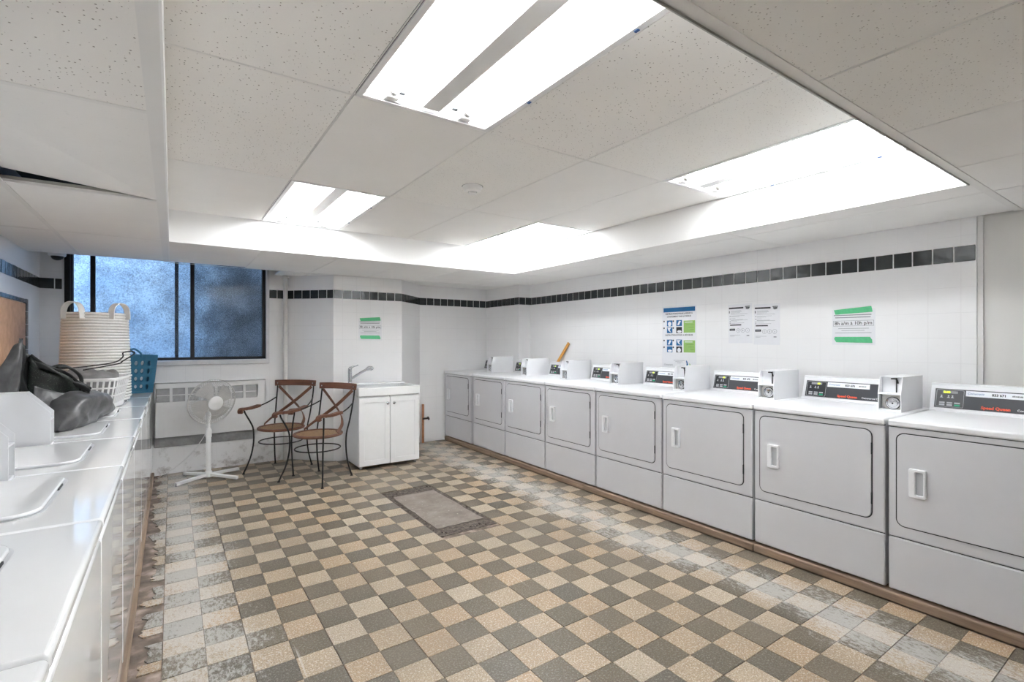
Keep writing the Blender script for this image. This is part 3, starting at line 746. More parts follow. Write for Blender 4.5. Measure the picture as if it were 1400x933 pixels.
# ------------------------------------------------------------------ sink cabinet and tap
sc = thing('sink_cabinet', (1.885, 5.28, 0), 'white utility sink on a two-door cabinet with casters', 'sink')
sw, sdp = .335, .28
c = MB().box(-sw + .006, sw - .006, -sdp + .018, sdp - .01, .036, .748).build('cabinet_body', M['cabinet'], sc, bevel=(.003, 1))
for s_ in (-1, 1):
    x0, x1 = (-sw + .008, -.0025) if s_ < 0 else (.0025, sw - .008); z0, z1 = .040, .738; y = -sdp
    d = MB().box(x0, x1, y + .004, y + .018, z0, z1).build('door', M['cabinet'], sc, bevel=(.002, 1))
    m_ = MB().ring([(x0 + .001, z0 + .001), (x1 - .001, z0 + .001), (x1 - .001, z1 - .001), (x0 + .001, z1 - .001)], [(x0 + .055, z0 + .055), (x1 - .055, z0 + .055), (x1 - .055, z1 - .055), (x0 + .055, z1 - .055)], y - .002, y + .005, 'y')
    m_.build('door_frame', M['cabinet'], d, bevel=(.003, 2))
    mb = MB(); mb.lathe([(.006, 0), (.006, .012), (.014, .016), (.016, .022), (.010, .028), (0, .029)], 16)
    mb.xf(Matrix.Translation((s_ * .034, y - .002, .672)) @ Matrix.Rotation(R(90), 4, 'X')); mb.build('knob', M['chrome'], d, smooth=True)
MB().box(-.003, .003, -sdp + .012, -sdp + .0185, .04, .745).build('door_gap', M['seam'], sc)
# basin: rim, apron, sloping bowl
b = MB(); o_ = rrect(-sw, sw, -sdp - .006, sdp, .012, 3); i_ = rrect(-sw + .05, sw - .05, -sdp + .045, sdp - .115, .05, 3)
b.ring(o_, i_, .750, .840)
n = len(i_); low = rrect(-sw + .09, sw - .09, -sdp + .085, sdp - .155, .05, 3)
b.add([(p[0], p[1], .838) for p in i_] + [(p[0], p[1], .62) for p in low], [(k, (k + 1) % n, n + (k + 1) % n, n + k) for k in range(n)] + [tuple(range(n, 2 * n))])
bs = b.build('basin', M['tub'], sc, bevel=(.006, 2))
MB().box(-sw + .012, sw - .012, -sdp + .22 + .16, sdp - .004, .838, .850).build('tap_ledge', M['tub'], bs, bevel=(.004, 2))
for x in (-sw + .04, sw - .04):
    for y in (-sdp + .05, sdp - .05):
        ca = MB().tube([(x - .011, y, .018), (x + .011, y, .018)], .017, 14).build('caster', M['grey_louver'], sc, smooth='auto')
        MB().box(x - .016, x + .016, y - .014, y + .014, .024, .038).build('caster_fork', M['steel'], ca)
fa = thing('faucet', (1.605, 5.40 + .07, .8505), 'chrome pull-out tap with raised lever on the white sink', 'faucet')
MB().lathe([(0, 0), (.03, 0), (.03, .006), (.023, .012), (.021, .02), (.021, .15), (.0, .152)], 20).build('body', M['chrome'], fa, smooth='auto')
MB().tube([(0, 0, .045), (.10, -.03, .115), (.17, -.05, .155)], [.014, .014, .015], 14).build('spout', M['chrome'], fa, smooth='auto')
MB().tube([(.165, -.049, .153), (.19, -.056, .168), (.215, -.062, .166), (.228, -.066, .150)], [.018, .025, .026, .022], 16).build('spray_head', M['chrome'], fa, smooth='auto')
MB().tube(spline([(0, 0, .146), (.004, 0, .168), (.03, -.006, .186), (.085, -.02, .205)], 5), [.021] * 5 + [.018] * 3 + [.012] * 3 + [.008] * 4 + [.006], 12).build('lever', M['chrome'], fa, smooth='auto')
cp = thing('copper_pipe', (2.675, 5.93, 0), 'copper coloured pipe with a dark valve between sink cabinet and back wall', 'pipe')
MB().lathe([(0, .002), (.016, .002), (.016, .50), (0, .50)], 14).build('pipe', M['copper'], cp, smooth='auto')
MB().tube([(-.01, -.01, .315), (.05, -.04, .320)], [.013, .012], 10).build('valve', M['brass'], cp)
mb = MB(); mb.lathe([(0, -.006), (.024, -.006), (.024, .006), (0, .006)], 12); mb.xf(Matrix.Translation((.055, -.043, .321)) @ Matrix.Rotation(R(70), 4, 'Y')); mb.build('valve_wheel', M['brass'], cp)

# ------------------------------------------------------------------ convector under the window
cv = thing('convector', (-.05, 5.96, .372), 'white wall convector cover with a row of vent openings under the window', 'radiator')
cx0, cx1 = -.09, .885; H = .532; yf = -.035; yb = .0385
m_ = MB(); m_.box(cx0, cx1, yf, yf + .006, 0, .345); m_.box(cx0, cx1, yf, yf + .006, .480, H); m_.box(cx0, cx1, yf, yb, H - .006, H); m_.box(cx1 - .006, cx1, yf, yb, 0, H); m_.box(cx0, cx0 + .006, yf, yb, 0, H)
m_.build('cover', M['white_metal'], cv)
pitch = .128; x = cx1 - .075
while x > cx0 + .1:
    MB().box(x - .011, x + .011, yf, yf + .006, .345, .480).build('grille_rib', M['white_metal'], cv) if x < cx1 - .08 else MB().box(x, cx1, yf, yf + .006, .345, .480).build('grille_rib', M['white_metal'], cv)
    MB().box(x - pitch + .012, x - .012, yf + .012, yf + .016, .345, .480).build('vent_opening', M['grey_louver'], cv)
    MB().box(x - pitch + .012, x - .012, yf + .001, yf + .005, .407, .416).build('vent_bar', M['white_metal'], cv)
    x -= pitch

# ------------------------------------------------------------------ fan
fan = thing('pedestal_fan', (.29, 5.585, 0), 'white pedestal fan with round wire cage standing under the window', 'fan')
W_ = M['white_plastic']
for a, ln in ((212, .31), (30, .31), (-44, .31), (128, .31)):
    a = R(a); d = Vector((math.cos(a), math.sin(a), 0)); s_ = Vector((-d.y, d.x, 0))
    ft = MB().bar([d * .02 + Vector((0, 0, .035)), d * ln + Vector((0, 0, .018))], .034, .026, s_).build('base_leg', W_, fan, bevel=(.003, 1))
    MB().bar([d * (ln - .03) + Vector((0, 0, .003)), d * ln + Vector((0, 0, .003))], .03, .006, s_).build('foot_pad', M['grey_louver'], ft)
MB().lathe([(0, .012), (.036, .012), (.036, .05), (.026, .07), (0, .07)], 20).build('base_hub', W_, fan, smooth='auto')
MB().lathe([(0, .06), (.022, .06), (.022, .40), (0, .40)], 18).build('pole', W_, fan, smooth='auto')
MB().lathe([(0, .395), (.027, .395), (.027, .455), (.018, .48), (0, .48)], 18).build('collar', W_, fan, smooth='auto')
MB().tube([(0, 0, .45), (.0, 0, .60)], .013, 12).build('inner_pole', W_, fan, smooth='auto')
nrm = Vector((.38, -.89, -.17)).normalized(); hc = Vector((.03, -.03, .735))
q = nrm.to_track_quat('Z', 'Y'); HM = Matrix.Translation(hc) @ q.to_matrix().to_4x4()
RC = .218
def head(mb, name, mat, parent=fan, **kw): return mb.xf(HM).build(name, mat, parent, **kw)
motor = MB().lathe([(0, -.17), (.035, -.17), (.055, -.15), (.06, -.06), (.03, -.05), (0, -.05)], 24)
head(motor, 'motor_housing', W_, smooth='auto')
MB().tube([hc + q @ Vector((0, 0, -.11)), (0, 0, .60), (0, 0, .56)], [.02, .022, .018], 12).build('neck', W_, fan, smooth='auto')
def cage(z0, sgn, name):
    mb = MB(); nw = 60
    for k in range(nw):
        a = 2 * math.pi * k / nw; pts = []
        for rr, zz in ((.060, .062), (.12, .055), (.18, .035), (.210, .012), (RC, .0)):
            pts.append((rr * math.cos(a), rr * math.sin(a), z0 + sgn * zz))
        mb.tube(pts, .0013, 4, cap=False)
    for rr, zz, w in ((RC, 0, .0035), (.197, .022, .0016), (.125, .054, .0018), (.075, .061, .0018)):
        mb.tube([(rr * math.cos(R(a)), rr * math.sin(R(a)), z0 + sgn * zz) for a in range(0, 360, 10)], w, 5, closed=True)
    return head(mb, name, plain('cage_wire', (206, 205, 203), .4))
fg = cage(.0, 1, 'front_cage'); cage(-.012, -1, 'rear_cage')
head(MB().lathe([(0, .058), (.068, .058), (.068, .066), (.058, .073), (0, .075)], 28), 'cage_badge', W_, fg, smooth='auto')
for k in range(4):
    a0 = R(90 * k + 20); mb = MB(); g = []
    for i in range(6):
        rr = .03 + i * .031
        for jx in range(5):
            an = a0 + (jx - 2) * R(20) * (1 - .05 * i) + i * .05; g.append((rr * math.cos(an), rr * math.sin(an), (jx - 2) * .007 - .005))
    mb.add(g, [(i * 5 + j, i * 5 + j + 1, i * 5 + j + 6, i * 5 + j + 5) for i in range(5) for j in range(4)])
    head(mb, 'blade', plain('fan_blade', (196, 194, 192), .4), smooth=True)
MB().tube(spline([(-.02, .0, .44), (-.06, .02, .36), (-.15, .06, .23), (-.26, .10, .12), (-.37, .16, .045), (-.404, .24, .006)], 6), .0035, 6).build('power_cord', W_, fan, smooth=True)

# ------------------------------------------------------------------ chairs
def make_chair():
    t_ = thing('bistro_chair', (0, 0, 0), '', 'chair', group='bistro armchairs beside the sink')
    I = M['dark_metal']; r = .0075
    MB().lathe([(0, .418), (.205, .418), (.222, .424), (.226, .436), (.218, .446), (.195, .445), (.195, .438)], 36).build('seat_rim', M['chair_wood'], t_, smooth='auto')
    MB().lathe([(.197, .438), (.15, .446), (.08, .449), (0, .450)], 30).build('seat', M['wicker'], t_, smooth=True)
    MB().tube([(.205 * math.cos(R(a)), .205 * math.sin(R(a)) - .005, .30) for a in range(0, 360, 12)], .006, 6, closed=True).build('stretcher_ring', I, t_, smooth=True)
    for s_ in (-1, 1):
        fl = MB().tube(spline([(s_ * .262, -.205, .628), (s_ * .258, -.200, .60), (s_ * .222, -.165, .50), (s_ * .206, -.150, .43), (s_ * .202, -.152, .30), (s_ * .222, -.175, .15), (s_ * .262, -.222, .006)], 5), r, 8).build('leg', I, t_, smooth=True)
        MB().lathe([(0, 0), (.014, 0), (.012, .008), (0, .01)], 10, s_ * .262, -.222).build('foot', I, fl)
        bl = MB().tube(spline([(s_ * .205, .272, .865), (s_ * .205, .255, .75), (s_ * .196, .212, .55), (s_ * .186, .180, .43), (s_ * .184, .172, .30), (s_ * .190, .188, .15), (s_ * .207, .226, .006)], 5), r, 8).build('leg', I, t_, smooth=True)
        MB().lathe([(0, 0), (.014, 0), (.012, .008), (0, .01)], 10, s_ * .207, .226).build('foot', I, bl)
        ar = MB().bar(spline([(s_ * .262, -.262, .610), (s_ * .262, -.268, .632), (s_ * .262, -.235, .647), (s_ * .264, -.12, .640), (s_ * .258, .02, .650)], 5), .046, .024, (1, 0, 0)).build('armrest', M['chair_wood'], t_, bevel=(.004, 2))
        MB().tube(spline([(s_ * .262, -.18, .632), (s_ * .258, .0, .642), (s_ * .235, .14, .672), (s_ * .206, .25, .715)], 6), .0065, 8).build('arm_rod', I, t_, smooth=True)
        # crossing back slat
        pts = spline([(s_ * .185, .262, .83), (s_ * .10, .252, .755), (0, .236 + .004 * s_, .672), (-s_ * .105, .196, .585), (-s_ * .180, .120, .512), (-s_ * .206, .03, .455)], 4)
        MB().bar(pts, .03, .007, (s_ * .6, 0, 1)).build('back_slat', M['chair_wood'], t_)
    rail = spline([(-.232, .262, .865), (-.12, .285, .868), (0, .292, .869), (.12, .285, .868), (.232, .262, .865)], 4)
    tr = MB().bar(rail, .062, .016, (0, .12, 1)).build('top_rail', M['chair_wood'], t_, bevel=(.003, 1))
    for s_ in (-1, 1):
        mb = MB(); mb.lathe([(.008, 0), (.007, .004), (0, .006)], 10); mb.xf(Matrix.Translation((s_ * .2, .260, .865)) @ Matrix.Rotation(R(90), 4, 'X')); mb.build('rivet', M['chrome'], tr)
    return t_
ch1 = make_chair(); ch2 = copy_tree(ch1)
ch1.location = (.925, 5.535, 0); ch1.rotation_euler = (0, 0, R(-41)); ch1['label'] = 'iron and wood bistro armchair with wicker seat, the one beside the fan'
ch2.location = (1.150, 4.945, 0); ch2.rotation_euler = (0, 0, R(-57)); ch2['label'] = 'iron and wood bistro armchair with wicker seat, the one beside the sink cabinet'

# ------------------------------------------------------------------ things on the washers
hp = thing('rope_hamper', (-.497, 5.10, TOPZ + .0125), 'tall white coiled-rope laundry hamper with two strap handles', 'laundry hamper')
prof = []; mats_ = []; NC = 31; HH = .690
for k in range(NC):
    z0 = HH * k / NC; z1 = HH * (k + 1) / NC; rb = .219 - .020 * (k / NC) ** 1.3 - (.01 if k == 0 else 0)
    dz = z1 - z0
    for f_, b_ in ((.0, -.002), (.12, .004), (.5, .0075), (.90, .004)):
        prof.append((rb + b_, z0 + dz * f_)); mats_.append(1 if f_ == .90 else 0)
prof.append((prof[-1][0] - .004, HH)); prof.append((prof[-1][0] - .012, HH)); mats_ += [0]
prof.append((.175, .02)); mats_.append(0); prof.append((0, .02)); mats_.append(0)
m_ = MB(); m_.lathe(prof, 56, mats=mats_); m_.add([(  .215 * math.cos(2 * math.pi * k / 40), .215 * math.sin(2 * math.pi * k / 40), .001) for k in range(40)], [tuple(range(40))])
m_.build('coiled_body', [M['rope'], M['rope_gap']], hp, smooth=True)
for az in (236, 318):
    pts = []
    for k in range(13):
        a = math.pi * k / 12; pts.append((-.07 * math.cos(a), -.206 - .004, HH - .02 + .095 * math.sin(a) ** .8 if 0 < k < 12 else HH - .05))
    mb = MB(); mb.bar(pts, .05, .006, (0, 1, 0)); mb.xf(Matrix.Rotation(R(az + 90), 4, 'Z')); mb.build('strap_handle', M['strap'], hp, smooth='auto')

# white slotted basket
lb = thing('laundry_basket', (-.475, 4.60, TOPZ + .0125), 'white slotted plastic laundry basket holding grey clothes', 'laundry basket', R(-8))
def rl(t_, z):       # rounded rectangle outline widening upward
    k = .82 + .18 * z / .215; return rrect(-.19 * k, .19 * k, -.235 * k, .235 * k, .07 * k, 5)
def shell(mb, z0, z1, th=.006):
    a, b = rl(0, z0), rl(0, z1); n = len(a)
    ai = [(p[0] * .97, p[1] * .97) for p in a]; bi = [(p[0] * .97, p[1] * .97) for p in b]
    vs_ = [(*p, z0) for p in a] + [(*p, z1) for p in b] + [(*p, z0) for p in ai] + [(*p, z1) for p in bi]; fs_ = []
    for k in range(n):
        l = (k + 1) % n; fs_ += [(k, l, n + l, n + k), (2 * n + k, 3 * n + k, 3 * n + l, 2 * n + l), (n + k, n + l, 3 * n + l, 3 * n + k), (k, 2 * n + k, 2 * n + l, l)]
    mb.add(vs_, fs_)
m_ = MB(); shell(m_, 0, .032); m_.add([(*p, .003) for p in rl(0, 0)], [tuple(range(24))])
m_.build('base', M['white_plastic'], lb)
m_ = MB()
for z0 in (.084, .140): shell(m_, z0, z0 + .010)
def outline_pt(f, z):
    P = rl(0, z); n = len(P); L = [math.dist(P[k], P[(k + 1) % n]) for k in range(n)]; T = sum(L) * (f % 1.)
    for k in range(n):
        if T <= L[k]:
            u = T / L[k]; a, b = P[k], P[(k + 1) % n]; return (a[0] + (b[0] - a[0]) * u, a[1] + (b[1] - a[1]) * u)
        T -= L[k]
    return P[0]
NR = 46
for k in range(NR):
    f = k / NR; a = outline_pt(f, .03); b = outline_pt(f + .006, .195); d = Vector((outline_pt(f + .01, .1)[0] - outline_pt(f - .01, .1)[0], outline_pt(f + .01, .1)[1] - outline_pt(f - .01, .1)[1], 0))
    m_.bar([(a[0] * .985, a[1] * .985, .03), (b[0] * .985, b[1] * .985, .195)], .011, .005, d)
m_.build('slotted_wall', M['white_plastic'], lb)
m_ = MB(); shell(m_, .192, .205); P = rl(0, .215)
m_.ring([(p[0] * 1.06, p[1] * 1.05) for p in P], [(p[0] * .97, p[1] * .97) for p in P], .203, .215); m_.build('rim', M['white_plastic'], lb)
def lump(nx, ny, fx, name, mat, parent, thick=.0):
    m_ = MB(); m_.add([fx(i / (nx - 1), j / (ny - 1)) for j in range(ny) for i in range(nx)], [(j * nx + i, j * nx + i + 1, (j + 1) * nx + i + 1, (j + 1) * nx + i) for j in range(ny - 1) for i in range(nx - 1)])
    o = m_.build(name, mat, parent, smooth=True)
    if thick:
        md = o.modifiers.new('thickness', 'SOLIDIFY'); md.thickness = thick; md.offset = 0
    return o
gm = thing('folded_clothes', (-.475, 4.60, TOPZ + .02), 'heap of crumpled grey clothes filling the white slotted basket', 'clothes', R(-8))
def gfx(u, v):
    a = u * 2 * math.pi; r = v; k = .80
    x = .185 * k * r * math.copysign(abs(math.cos(a)) ** .7, math.cos(a)); y = .23 * k * r * math.copysign(abs(math.sin(a)) ** .7, math.sin(a))
    z = .262 - .06 * r ** 3 + .06 * noise.noise(Vector((x * 14, y * 9, 1))) if r < .98 else .03
    return (x * (1.12 if .6 < r < .98 else 1.), y * (1.1 if .6 < r < .98 else 1.), z)
lump(37, 10, gfx, 'cloth_heap', M['garment'], gm)
hg = thing('wire_hanger', (-.40, 4.55, TOPZ + .28), 'dark wire hanger lying across the grey clothes in the basket', 'hanger')
MB().tube(spline([(-.23, -.16, .015), (-.05, -.02, .03), (.06, .06, .05), (.10, .10, .085), (.10, .13, .115), (.14, .19, .125), (.165, .20, .112), (.14, .15, .085), (.10, .09, .055), (.07, .07, .035), (-.10, -.10, .004)], 5), .0045, 6).build('wire', M['dark_metal'], hg, smooth=True)

# teal basket with round holes
tb = thing('teal_basket', (-.315, 5.66, TOPZ + .0125), 'teal plastic basket with rows of oval holes beside the window', 'basket', R(14))
def holed(nx, nz, w0, w1, h, hole=True, mx=.04, mz=.05):
    """a tapering upright panel in x,z with oval holes"""
    mb = MB()
    def P(a, b):
        hw_ = (w0 + (w1 - w0) * b) / 2; return (hw_ * (2 * a - 1), 0, h * b)
    m0, m1 = mx if isinstance(mx, tuple) else (mx, mx); ax = [0] + [m0 + (1 - m0 - m1) * k / nx for k in range(nx + 1)] + [1]; az = [0] + [mz + (.93 - 2 * mz) * k / nz for k in range(nz + 1)] + [1]
    for i in range(len(ax) - 1):
        for j in range(len(az) - 1):
            a0, a1, b0, b1 = ax[i], ax[i + 1], az[j], az[j + 1]
            if 0 < i <= nx and 0 < j <= nz:
                S = []; E_ = []
                for k in range(16):
                    an = 2 * math.pi * k / 16; c_, s_ = math.cos(an), math.sin(an); m_ = max(abs(c_), abs(s_))
                    S.append(P((a0 + a1) / 2 + (a1 - a0) / 2 * c_ / m_, (b0 + b1) / 2 + (b1 - b0) / 2 * s_ / m_))
                    E_.append(P((a0 + a1) / 2 + (a1 - a0) * .28 * c_, (b0 + b1) / 2 + (b1 - b0) * .34 * s_))
                mb.add(S + E_, [(k, (k + 1) % 16, 16 + (k + 1) % 16, 16 + k) for k in range(16)])
            else: mb.add([P(a0, b0), P(a1, b0), P(a1, b1), P(a0, b1)], [(0, 1, 2, 3)])
    return mb
BW0, BW1, BD0, BD1, BH = .30, .36, .20, .26, .345
for s_ in (-1, 1):
    tl = math.atan2((BD1 - BD0) / 2, BH)
    mb = holed(4, 4, BW0, BW1, BH, mx=(.36, .10)); mb.xf(Matrix.Translation((0, s_ * BD0 / 2, 0)) @ Matrix.Rotation(-s_ * tl, 4, 'X')); o = mb.build('side_wall', M['teal'], tb)
    md = o.modifiers.new('thickness', 'SOLIDIFY'); md.thickness = .004
    tl = math.atan2((BW1 - BW0) / 2, BH)
    mb = holed(3, 4, BD0, BD1, BH, mx=.13); mb.xf(Matrix.Translation((s_ * BW0 / 2, 0, 0)) @ Matrix.Rotation(s_ * tl, 4, 'Y') @ Matrix.Rotation(R(90), 4, 'Z')); o = mb.build('side_wall', M['teal'], tb)
    md = o.modifiers.new('thickness', 'SOLIDIFY'); md.thickness = .004
    MB().tube(spline([(-.06, s_ * BD1 / 2, BH - .02), (-.05, s_ * BD1 / 2, BH + .02), (0, s_ * BD1 / 2, BH + .055), (.05, s_ * BD1 / 2, BH + .02), (.06, s_ * BD1 / 2, BH - .02)], 6), .008, 8).build('handle', M['teal'], tb, smooth=True)
MB().box(-BW0 / 2, BW0 / 2, -BD0 / 2, BD0 / 2, 0, .004).build('bottom', M['teal'], tb)

# slouched bag
BO = Vector((-.52, 3.75, TOPZ + .0125))
bag = thing('tote_bag', BO, 'large slouched black and grey bag with dark green lining lying on a washer', 'bag')
def bfx(u, v):
    # closed lumpy body lying along its own y
    a = u * 2 * math.pi; s_ = v; y = -.34 + .76 * s_; env = max(0., math.sin(math.pi * s_)) ** .45
    w = .118 * env * (1 - .1 * s_); h = (.21 - .07 * s_) * env
    x = .035 + .115 * s_ + w * math.copysign(abs(math.cos(a)) ** .8, math.cos(a)); z = h * .5 + h * .5 * math.copysign(abs(math.sin(a)) ** .75, math.sin(a)) * 1.05
    q_ = Vector((x * 7, y * 5, z * 7)); nz = (abs(noise.noise(q_)) - .2) * -.05 + noise.noise(q_ * 3) * .008
    return (x + nz * math.cos(a), y + nz * .3, max(.0005, z + nz * math.sin(a)))
lump(41, 34, bfx, 'bag_body', M['bag'], bag)
def at(u, v, y):     # where a line of sight meets the upright plane at depth y
    r = (u - 700) / FPX; s_ = y / (math.cos(CAM_A) - r * math.sin(CAM_A))
    return Vector((s_ * (math.sin(CAM_A) + r * math.cos(CAM_A)), y, CAM_H - s_ * (v - 466.5) / FPX)) - BO
def patch(c00, c10, c01, c11, bulge, seed, name, mat, n=15, fold=.02):
    A, B, C, D = map(Vector, (c00, c10, c01, c11)); nn = (B - A).cross(C - A).normalized()
    def f_(u, v):
        p = A * (1 - u) * (1 - v) + B * u * (1 - v) + C * (1 - u) * v + D * u * v
        p = p + nn * (bulge * math.sin(math.pi * u) * math.sin(math.pi * (.15 + .7 * v)) + fold * noise.noise(Vector((u * 3.5 + v, v * 2.5, seed))))
        return (p.x, p.y, max(p.z, .002))
    return lump(n, n, f_, name, mat, bag, .005)
patch(at(-34, 545, 3.30), at(23, 548, 3.46), at(20, 474, 3.44), at(30, 463, 3.48), .03, 1., 'front_wall', M['bag'])
patch(at(22, 560, 3.47), at(44, 560, 3.62), at(29, 463, 3.49), at(40, 487, 3.60), -.015, 5., 'inner_wall', M['bag_black'])
patch(at(38, 585, 3.58), at(117, 572, 3.735), at(40, 488, 3.58), at(123, 532, 3.745), .01, 9., 'green_lining', M['lining'], fold=.03)
patch(at(40, 494, 3.565), at(120, 537, 3.725), at(41, 485, 3.575), at(125, 529, 3.74), .005, 9., 'lining_hem', M['bag_black'], fold=.03)
patch(at(44, 580, 3.50), at(126, 572, 3.70), at(46, 528, 3.52), at(122, 545, 3.715), .0, 15., 'mouth_fold', M['bag'], fold=.03)
for k in range(2):
    MB().tube(spline([at(70 + 8 * k, 503, 3.67), at(84 + 7 * k, 500 + 2 * k, 3.70), at(100 + 4 * k, 506 + 2 * k, 3.72), at(110 + 2 * k, 517 + k, 3.735), at(110, 534, 3.715)], 6), .0075, 8).build('strap', M['bag_black'], bag, smooth=True)

# ------------------------------------------------------------------ on the walls
def sheet_frame(wall, y_or_x, z0):
    if wall == 'R': return lambda a, z, off: (XR - off, y_or_x - a, z0 + z)
    return lambda a, z, off: (y_or_x + a, YP - off, z0 + z)
class Sheet:
    """a flat print: local a (to the right), b (up), small offsets off the wall"""
    def __init__(s, name, wall, pos, label, cat, w, h, mat, rot=0., th=.0008):
        if wall == 'R': o = (XR - .0015, pos[0], pos[1]); X, Y, Z = (0, -1, 0), (0, 0, 1), (-1, 0, 0)
        else: o = (pos[0], YP - .0015, pos[1]); X, Y, Z = (1, 0, 0), (0, 0, 1), (0, -1, 0)
        s.m = frame_mtx((0, 0, 0), X, Y, Z) @ Matrix.Rotation(rot, 4, 'Z')
        s.t = thing(name, o, label, cat)
        s.rect(0, w, 0, h, mat, 'sheet', 0, th)
    def rect(s, a0, a1, b0, b1, mat, name, off=.0012, th=.0004):
        return MB().box(a0, a1, b0, b1, off, off + th).xf(s.m).build(name, mat, s.t)
    def poly(s, pts, mat, name, off=.002):
        return MB().add([(p[0], p[1], off) for p in pts], [tuple(range(len(pts)))]).xf(s.m).build(name, mat, s.t)
    def text(s, st, size, a, b, mat, off=.0014, **kw):
        return text(st, size, mat, s.m @ Matrix.Translation((a, b, off)), 'lettering', s.t, ext=.0002, **kw)
def ell(cx, cy, rx, ry, n=14): return [(cx + rx * math.cos(2 * math.pi * k / n), cy + ry * math.sin(2 * math.pi * k / n)) for k in range(n)]
# instruction poster
S = Sheet('instruction_poster', 'R', (3.085, 1.060), 'tall white poster with blue bar, pictograms and green boxes on the right wall', 'poster', .375, .585, M['paper'])
S.rect(.015, .360, .530, .570, M['poster_blue'], 'title_bar')
S.text('INSTRUCTIONS POUR LAVEUSE À', .0195, .187, .506, M['ink'], align='CENTER', bold=.0003); S.text('CHARGEMENT PAR LE DESSUS', .0195, .187, .480, M['ink'], align='CENTER', bold=.0003)
S.text('INSTRUCTIONS POUR LA SÉCHEUSE', .0185, .187, .308, M['ink'], align='CENTER', bold=.0003)
for (b, kk) in ((.335, 0), (.155, 1)):
    S.rect(.240, .360, b, b + .11, M['poster_green'], 'green_box'); S.rect(.252, .335, b + .092, b + .099, M['paper'], 'box_heading', .0018)
    for q_ in range(3): S.rect(.27 + .02 * q_, .350, b + .07 - .022 * q_, b + .073 - .022 * q_, plain('green_print', (118, 160, 84), .6), 'printed_line', .0018)
    for r_ in range(2):
        for c_ in range(2):
            a0 = .055 + .105 * c_; b0 = b + .062 - .064 * r_; dk = M['ink'] if (kk == 0 and r_ == 1 and c_ == 1) else M['poster_blue']
            S.rect(a0, a0 + .062, b0, b0 + .055, dk if not (kk == 1 and r_ == 1 and c_ == 1) else M['ink'], 'pictogram')
            S.rect(a0 - .032, a0 - .006, b0, b0 + .055, M['label_white'], 'step_note'); S.poly(ell(a0 - .033, b0 + .047, .008, .008), M['ink'], 'step_dot')
            sh = [ell(a0 + .031, b0 + .022, .02, .022), [(a0 + .01, b0 + .01), (a0 + .03, b0 + .008), (a0 + .052, b0 + .046), (a0 + .03, b0 + .05)], [(a0 + .005, b0 + .05), (a0 + .05, b0 + .05), (a0 + .03, b0 + .03), (a0 + .05, b0 + .005), (a0 + .02, b0 + .02)], ell(a0 + .034, b0 + .014, .024, .012)][(r_ * 2 + c_ + kk) % 4]
            S.poly(sh, M['label_white'], 'pictogram_shape')
S.text('Coinamatic', .022, .02, .03, M['ink_grey'], shear=.3)
S.poly([(.262, .018), (.285, .018), (.288, .045), (.278, .075), (.264, .085), (.272, .05)], M['poster_blue'], 'logo_leaf'); S.poly([(.302, .018), (.318, .022), (.312, .045), (.301, .06)], M['poster_green'], 'logo_leaf')
for q_ in range(3): S.rect(.13 + .02 * q_, .25 - .02 * q_, .078 - .012 * q_, .081 - .012 * q_, M['ink_grey'], 'printed_line')
# two grey notices
for nme, y, z, rot, lab in (('printed_notice', 2.402, 1.300, R(.8), 'left one of the two black and white printed notices on the right wall'), ('printed_notice', 2.184, 1.290, R(-.4), 'right one of the two black and white printed notices on the right wall')):
    S = Sheet(nme, 'R', (y, z), lab, 'notice', .208, .322, M['paper'], rot)
    S.rect(.008, .135, .285, .297, M['ink'], 'heading_bar'); S.rect(.150, .192, .296, .302, M['ink'], 'stamp'); S.rect(.155, .188, .283, .293, M['ink'], 'stamp'); S.rect(.160, .182, .277, .281, M['ink'], 'stamp')
    S.rect(.008, .014, .250, .270, M['ink'], 'margin_mark')
    for k, (a1, b) in enumerate(((.115, .268), (.120, .260), (.105, .252), (.17, .241), (.145, .227), (.10, .219), (.065, .206), (.13, .194), (.17, .190), (.08, .180), (.14, .166))): S.rect(.025, a1, b - .001, b + .001, M['ink_grey'], 'printed_line')
    for b in (.224, .203, .181, .167): S.rect(.014, .020, b - .003, b + .003, M['ink'], 'bullet')
    S.rect(.016, .115, .146, .155, M['ink'], 'sub_heading')
    S.rect(.012, .060, .104, .121, M['ink'], 'logo_block'); S.rect(.018, .052, .110, .115, M['ink_grey'], 'printed_line', .002)
    for k in range(3):
        cx = .088 + .040 * k; mb = MB(); mb.ring(ell(cx, .104, .0175, .0175, 18), ell(cx, .104, .0155, .0155, 18), .0012, .0016); mb.xf(S.m).build('round_mark', M['ink_grey'], S.t)
        S.text('$' if k == 1 else ('G' if k == 0 else 'e'), .018, cx, .098, M['ink_grey'], align='CENTER')
    S.rect(.015, .105, .066, .068, M['ink_grey'], 'printed_line'); S.rect(.015, .055, .058, .060, M['ink_grey'], 'printed_line'); S.rect(.160, .182, .058, .066, M['ink_grey'], 'page_mark')
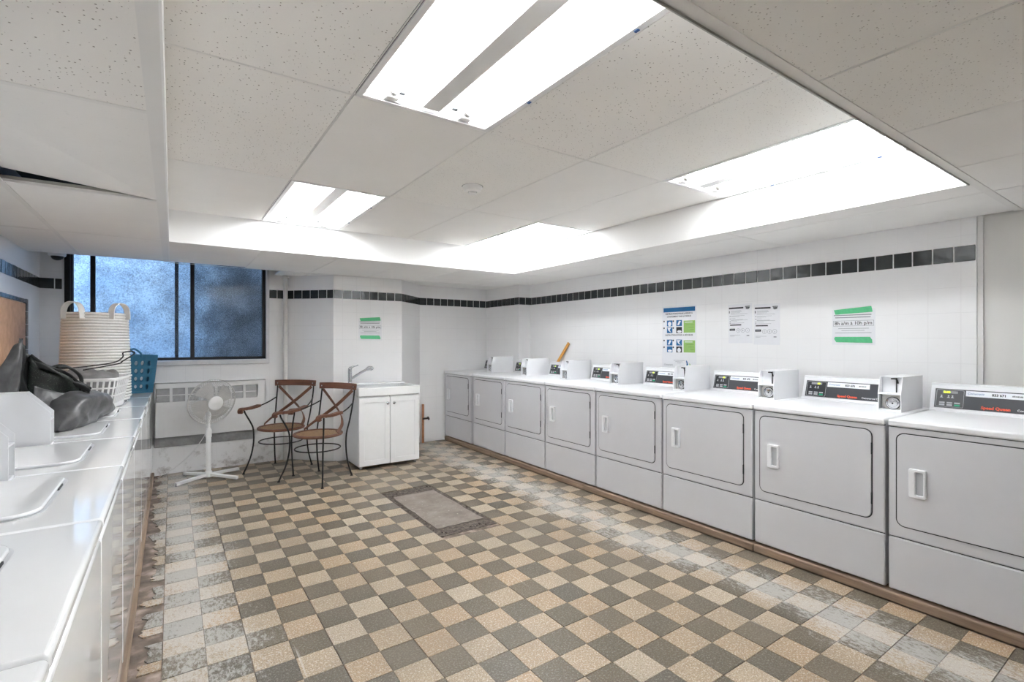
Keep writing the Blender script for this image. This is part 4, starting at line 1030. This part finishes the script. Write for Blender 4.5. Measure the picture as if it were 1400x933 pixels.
# notice with hours, twice
def hours(wall, pos, label, k, rot=0.):
    S = Sheet('hours_notice', wall, pos, label, 'notice', .262 * k, .245 * k, M['paper'], rot)
    s = .262 * k
    for b, a0, a1 in ((.203, .012, .24), (.187, .02, .235)): S.rect(a0 * k, a1 * k, b * k, (b + .006) * k, M['ink_grey'], 'printed_line')
    mb = MB(); mb.ring([(.008 * k, .130 * k), (.254 * k, .130 * k), (.254 * k, .168 * k), (.008 * k, .168 * k)], [(.010 * k, .132 * k), (.252 * k, .132 * k), (.252 * k, .166 * k), (.010 * k, .166 * k)], .0012, .0015); mb.xf(S.m).build('text_box', M['ink_grey'], S.t)
    S.text('8h a/m à 10h p/m', .033 * k, .131 * k, .139 * k, M['ink'], align='CENTER', bold=.0003 * k, sx=.98)
    for b, a0, a1 in ((.112, .04, .225), (.098, .06, .2), (.082, .02, .24)): S.rect(a0 * k, a1 * k, b * k, (b + .003) * k, M['ink_grey'], 'printed_line')
    S.poly([(.012 * k, .245 * k), (.022 * k, .212 * k), (.245 * k, .222 * k), (.247 * k, .228 * k), (.240 * k, .262 * k)], M['tape'], 'tape_strip', .0026)
    S.poly([(.014 * k, .042 * k), (.028 * k, .018 * k), (.246 * k, .014 * k), (.244 * k, .036 * k), (.232 * k, .055 * k), (.02 * k, .056 * k)], M['tape'], 'tape_strip', .0026)
hours('R', (1.610, 1.292), 'white opening hours notice with two green tape strips on the right wall above the dryers', 1.)
hours('C', (1.735, 1.325), 'white opening hours notice with two green tape strips on the column above the sink', 1.03)
# stick against the wall
st = thing('wooden_stick', (3.80, 4.52, .95), 'orange-yellow wooden stick leaning on the wall behind the dryers', 'stick')
MB().bar([(0, .17, -.05), (.02, .06, .13), (.045, -.10, .345)], .034, .012, (0, 1, .6)).build('stick', M['stick'], st)
# plywood in a tiled frame on the left wall
pb = thing('plywood_panel', (XL + .004, 4.6, .95), 'plywood board in a dark tile frame on the left wall', 'panel')
MB().box(0, .012, -.80, .80, 0, .665).build('board', M['plywood'], pb)
m_ = 0
for k in range(7): MB().box(-.002, .016, .805, .865, k * .101, k * .101 + .097).build('frame_tile', M['band'], pb, bevel=(.002, 1))
for k in range(16): MB().box(-.002, .016, -.80 + k * .1005, -.80 + k * .1005 + .0965, .670, .70).build('frame_tile', M['band'], pb, bevel=(.002, 1))
# dome camera
dc = thing('dome_camera', (-.845, 5.94, 2.075), 'small white security camera with black dome high in the left corner', 'camera')
MB().lathe([(0, .0), (.055, .0), (.062, .012), (.062, .05), (0, .05)], 24).build('housing', M['white_plastic'], dc, smooth='auto')
MB().lathe([(0, -.036), (.02, -.033), (.036, -.022), (.045, -.004), (.045, .002)], 24).build('dome', M['black'], dc, smooth=True)
MB().box(-.03, .03, .03, .0595, .005, .045).build('bracket', M['white_plastic'], dc)
bpy.context.view_layer.update()
